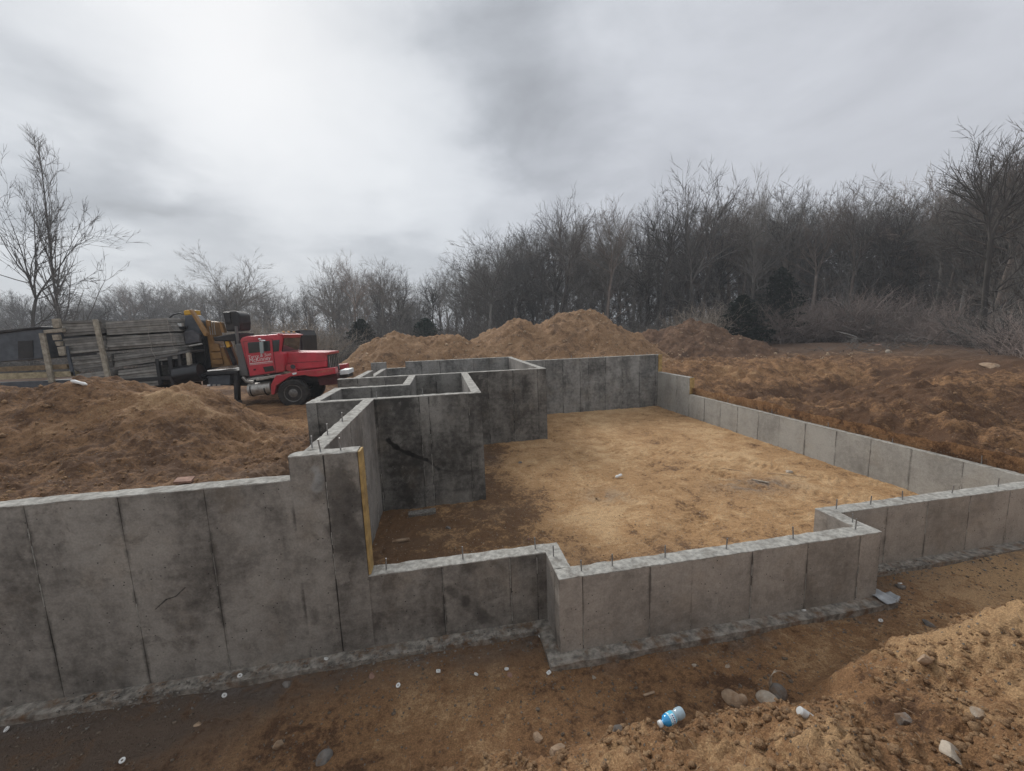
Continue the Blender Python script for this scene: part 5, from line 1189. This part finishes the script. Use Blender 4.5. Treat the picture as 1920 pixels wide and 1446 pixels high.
# clear cup half buried, curled bark strip with a twig, plastic sheet, scraps
p = hit(1507, 1344)+np.array([0, 0, .018])
o = MB().lathe([(.030, -.07), (.034, .02), (.033, .035), (.025, .043), (.0, .045)], (0, 0, 0), (-.75, .3, .5), 24).build('plastic_cup', glass('cup_clear', (.55, .55, .54)), None, True); o.location = Vector(p); tag(o, 'clear plastic cup half buried in the near mound', 'cup')
p = hit(1447, 1292); q = MB(); vs = []
pts = [(0, 0, -.02), (-.020, 0, .08), (-.014, 0, .15), (.018, .0, .19), (.045, 0, .195)]; ws = (.042, .040, .036, .022, .008)
for (x, y, z), wd in zip(pts, ws): vs += [(x-wd*.7, y-.012, z), (x+wd*.7, y+.012, z), (x+wd*.7, y+.02, z-.004), (x-wd*.7, y-.004, z-.004)]
q.add(vs, [(i*4+j, i*4+(j+1) % 4, i*4+4+(j+1) % 4, i*4+4+j) for i in range(4) for j in range(4)])
root = thing('bark_strip', 'curled pale bark strip with a drooping twig standing by the rocks', 'bark', p); q2 = MB(); q2.v = [tuple(np.array(v)+p) for v in q.v]; q2.f = q.f; q2.mi = q.mi
q2.build('bark', M_rock_pale, root, True)
MB().tube([p+np.array(k) for k in ((.03, 0, .195), (.10, .0, .18), (.18, -.01, .13), (.235, -.02, .06))], [.008, .006, .005, .004], 6).build('twig', M_rock_tan, root, True)
V, qd = tensor_grid(np.linspace(5.50, 5.92, 22), np.linspace(3.80, 4.08, 16), lambda x, y: np.maximum(terrain(x, y), np.where(x < 5.72, .004, -.5))+.018+.03*np.abs(perlin(x*7, y*9, 3)), lambda x, y: (y-3.80) > (x-5.62)*.5)
o = obj_np('plastic_sheet', mesh_np('plastic_sheet', V-np.array([5.7, 3.94, 0]), [(4, qd)], [simple('sheet_plastic', (.34, .35, .36), .4, 0, .2, 8)], True)); o.location = (5.7, 3.94, 0); so = o.modifiers.new('thick', 'SOLIDIFY'); so.thickness = .004
tag(o, 'crumpled grey plastic sheet at the outer corner of the near front footing', 'sheet')
def scrap(name, label, cat, px, py, size, rot, mat, hf=terrain):
    p = hit(px, py, hf); q = MB(); a, b, c = size; q.box((-a/2, -b/2, 0), (a/2, b/2, c)); o = q.build(name, mat, None, bevel=.003); o.location = Vector(p+np.array([0, 0, .012])); o.rotation_euler = rot; return tag(o, label, cat)
scrap('wood_scrap', 'pale wood scrap lying in the trench left of the blue bottle', 'wood scrap', 1217, 1305, (.13, .022, .015), (0, 0, .1), M_rock_tan)
scrap('wood_scrap', 'pinkish board end lying behind the tall left wall', 'wood scrap', 346, 904, (.20, .16, .03), (.1, .1, .2), M_rock_pink)
scrap('wood_stick', 'long thin stick on the floor left of the tan block', 'stick', 1475, 892, (.8, .014, .012), (0, 0, -.62), M_rock_tan, floor_h)
scrap('wood_stick', 'short pale stick on the floor in the middle', 'stick', 1425, 904, (.35, .03, .025), (0, 0, -.9), M_rock_pale, floor_h)
scrap('wood_stick', 'thin stick on the floor farther back than the pale one', 'stick', 1372, 882, (.5, .014, .012), (0, 0, -.8), M_rock_tan, floor_h)
scrap('wood_scrap', 'wood scrap on the dark floor beside the board on the stub', 'wood scrap', 752, 1016, (.30, .07, .03), (0, 0, .05), M_rock_tan, floor_h)
scrap('concrete_slab_piece', 'broken pale slab piece leaning at the foot of the large cross wall', 'slab piece', 792, 966, (.55, .16, .06), (.1, 0, .05), M_chip, floor_h)
p = hit(1160, 896, floor_h); o = MB().lathe([(.02, -.10), (.035, -.07), (.03, 0), (.036, .06), (.02, .1)], (0, 0, 0), (1, .3, .15), 14).build('crushed_bottle', M_plas, None, True); o.location = Vector(p+np.array([0, 0, .045])); tag(o, 'crushed pale plastic bottle on the floor in the middle of the dig', 'bottle')
p = hit(150, 722, terrain); o = MB().lathe([(.02, -.16), (.04, -.10), (.03, 0), (.04, .08), (.015, .14)], (0, 0, 0), (.95, 0, -.35), 12).build('white_bag', M_plas, None, True); o.location = Vector(p+np.array([0, 0, .04])); tag(o, 'white scrap of plastic on top of the left mound below the forms', 'plastic scrap')
# twigs and straw on the near mound
segs = []
for i in range(260):
    x, y = rs.uniform(-.5, 6), rs.uniform(1.0, 2.8)
    if e_of(x, y) < .05: continue
    z = th(x, y)+.01; a = rs.uniform(0, 6.28); grow(rs, (x, y, z), (math.cos(a), math.sin(a), rs.uniform(-.05, .5)), rs.uniform(.03, .13), rs.uniform(.0012, .003), 3, segs, -.05, .25, .5)
tag(obj_np('twigs', tubes_np(segs, 'twigs', M_rock_tan)), 'thin twigs and straw in the crumbly soil of the near mound', None, None, 'stuff')

# ------------------------------------------------------------------ damp air
hz = MB().box((-1500, -1200, -30), (1500, 1800, 48)).build('haze', bpy.data.materials.new('haze_air')); tag(hz, 'thin damp air', None, None, 'stuff')
hm = hz.data.materials[0]; hm.use_nodes = True; ht = hm.node_tree; ht.nodes.clear(); ho = ht.nodes.new('ShaderNodeOutputMaterial'); hv = ht.nodes.new('ShaderNodeVolumePrincipled')
hv.inputs['Color'].default_value = (.90, .94, 1.0, 1); hv.inputs['Density'].default_value = .0013; hv.inputs['Anisotropy'].default_value = .2; ht.links.new(hv.outputs[0], ho.inputs['Volume'])
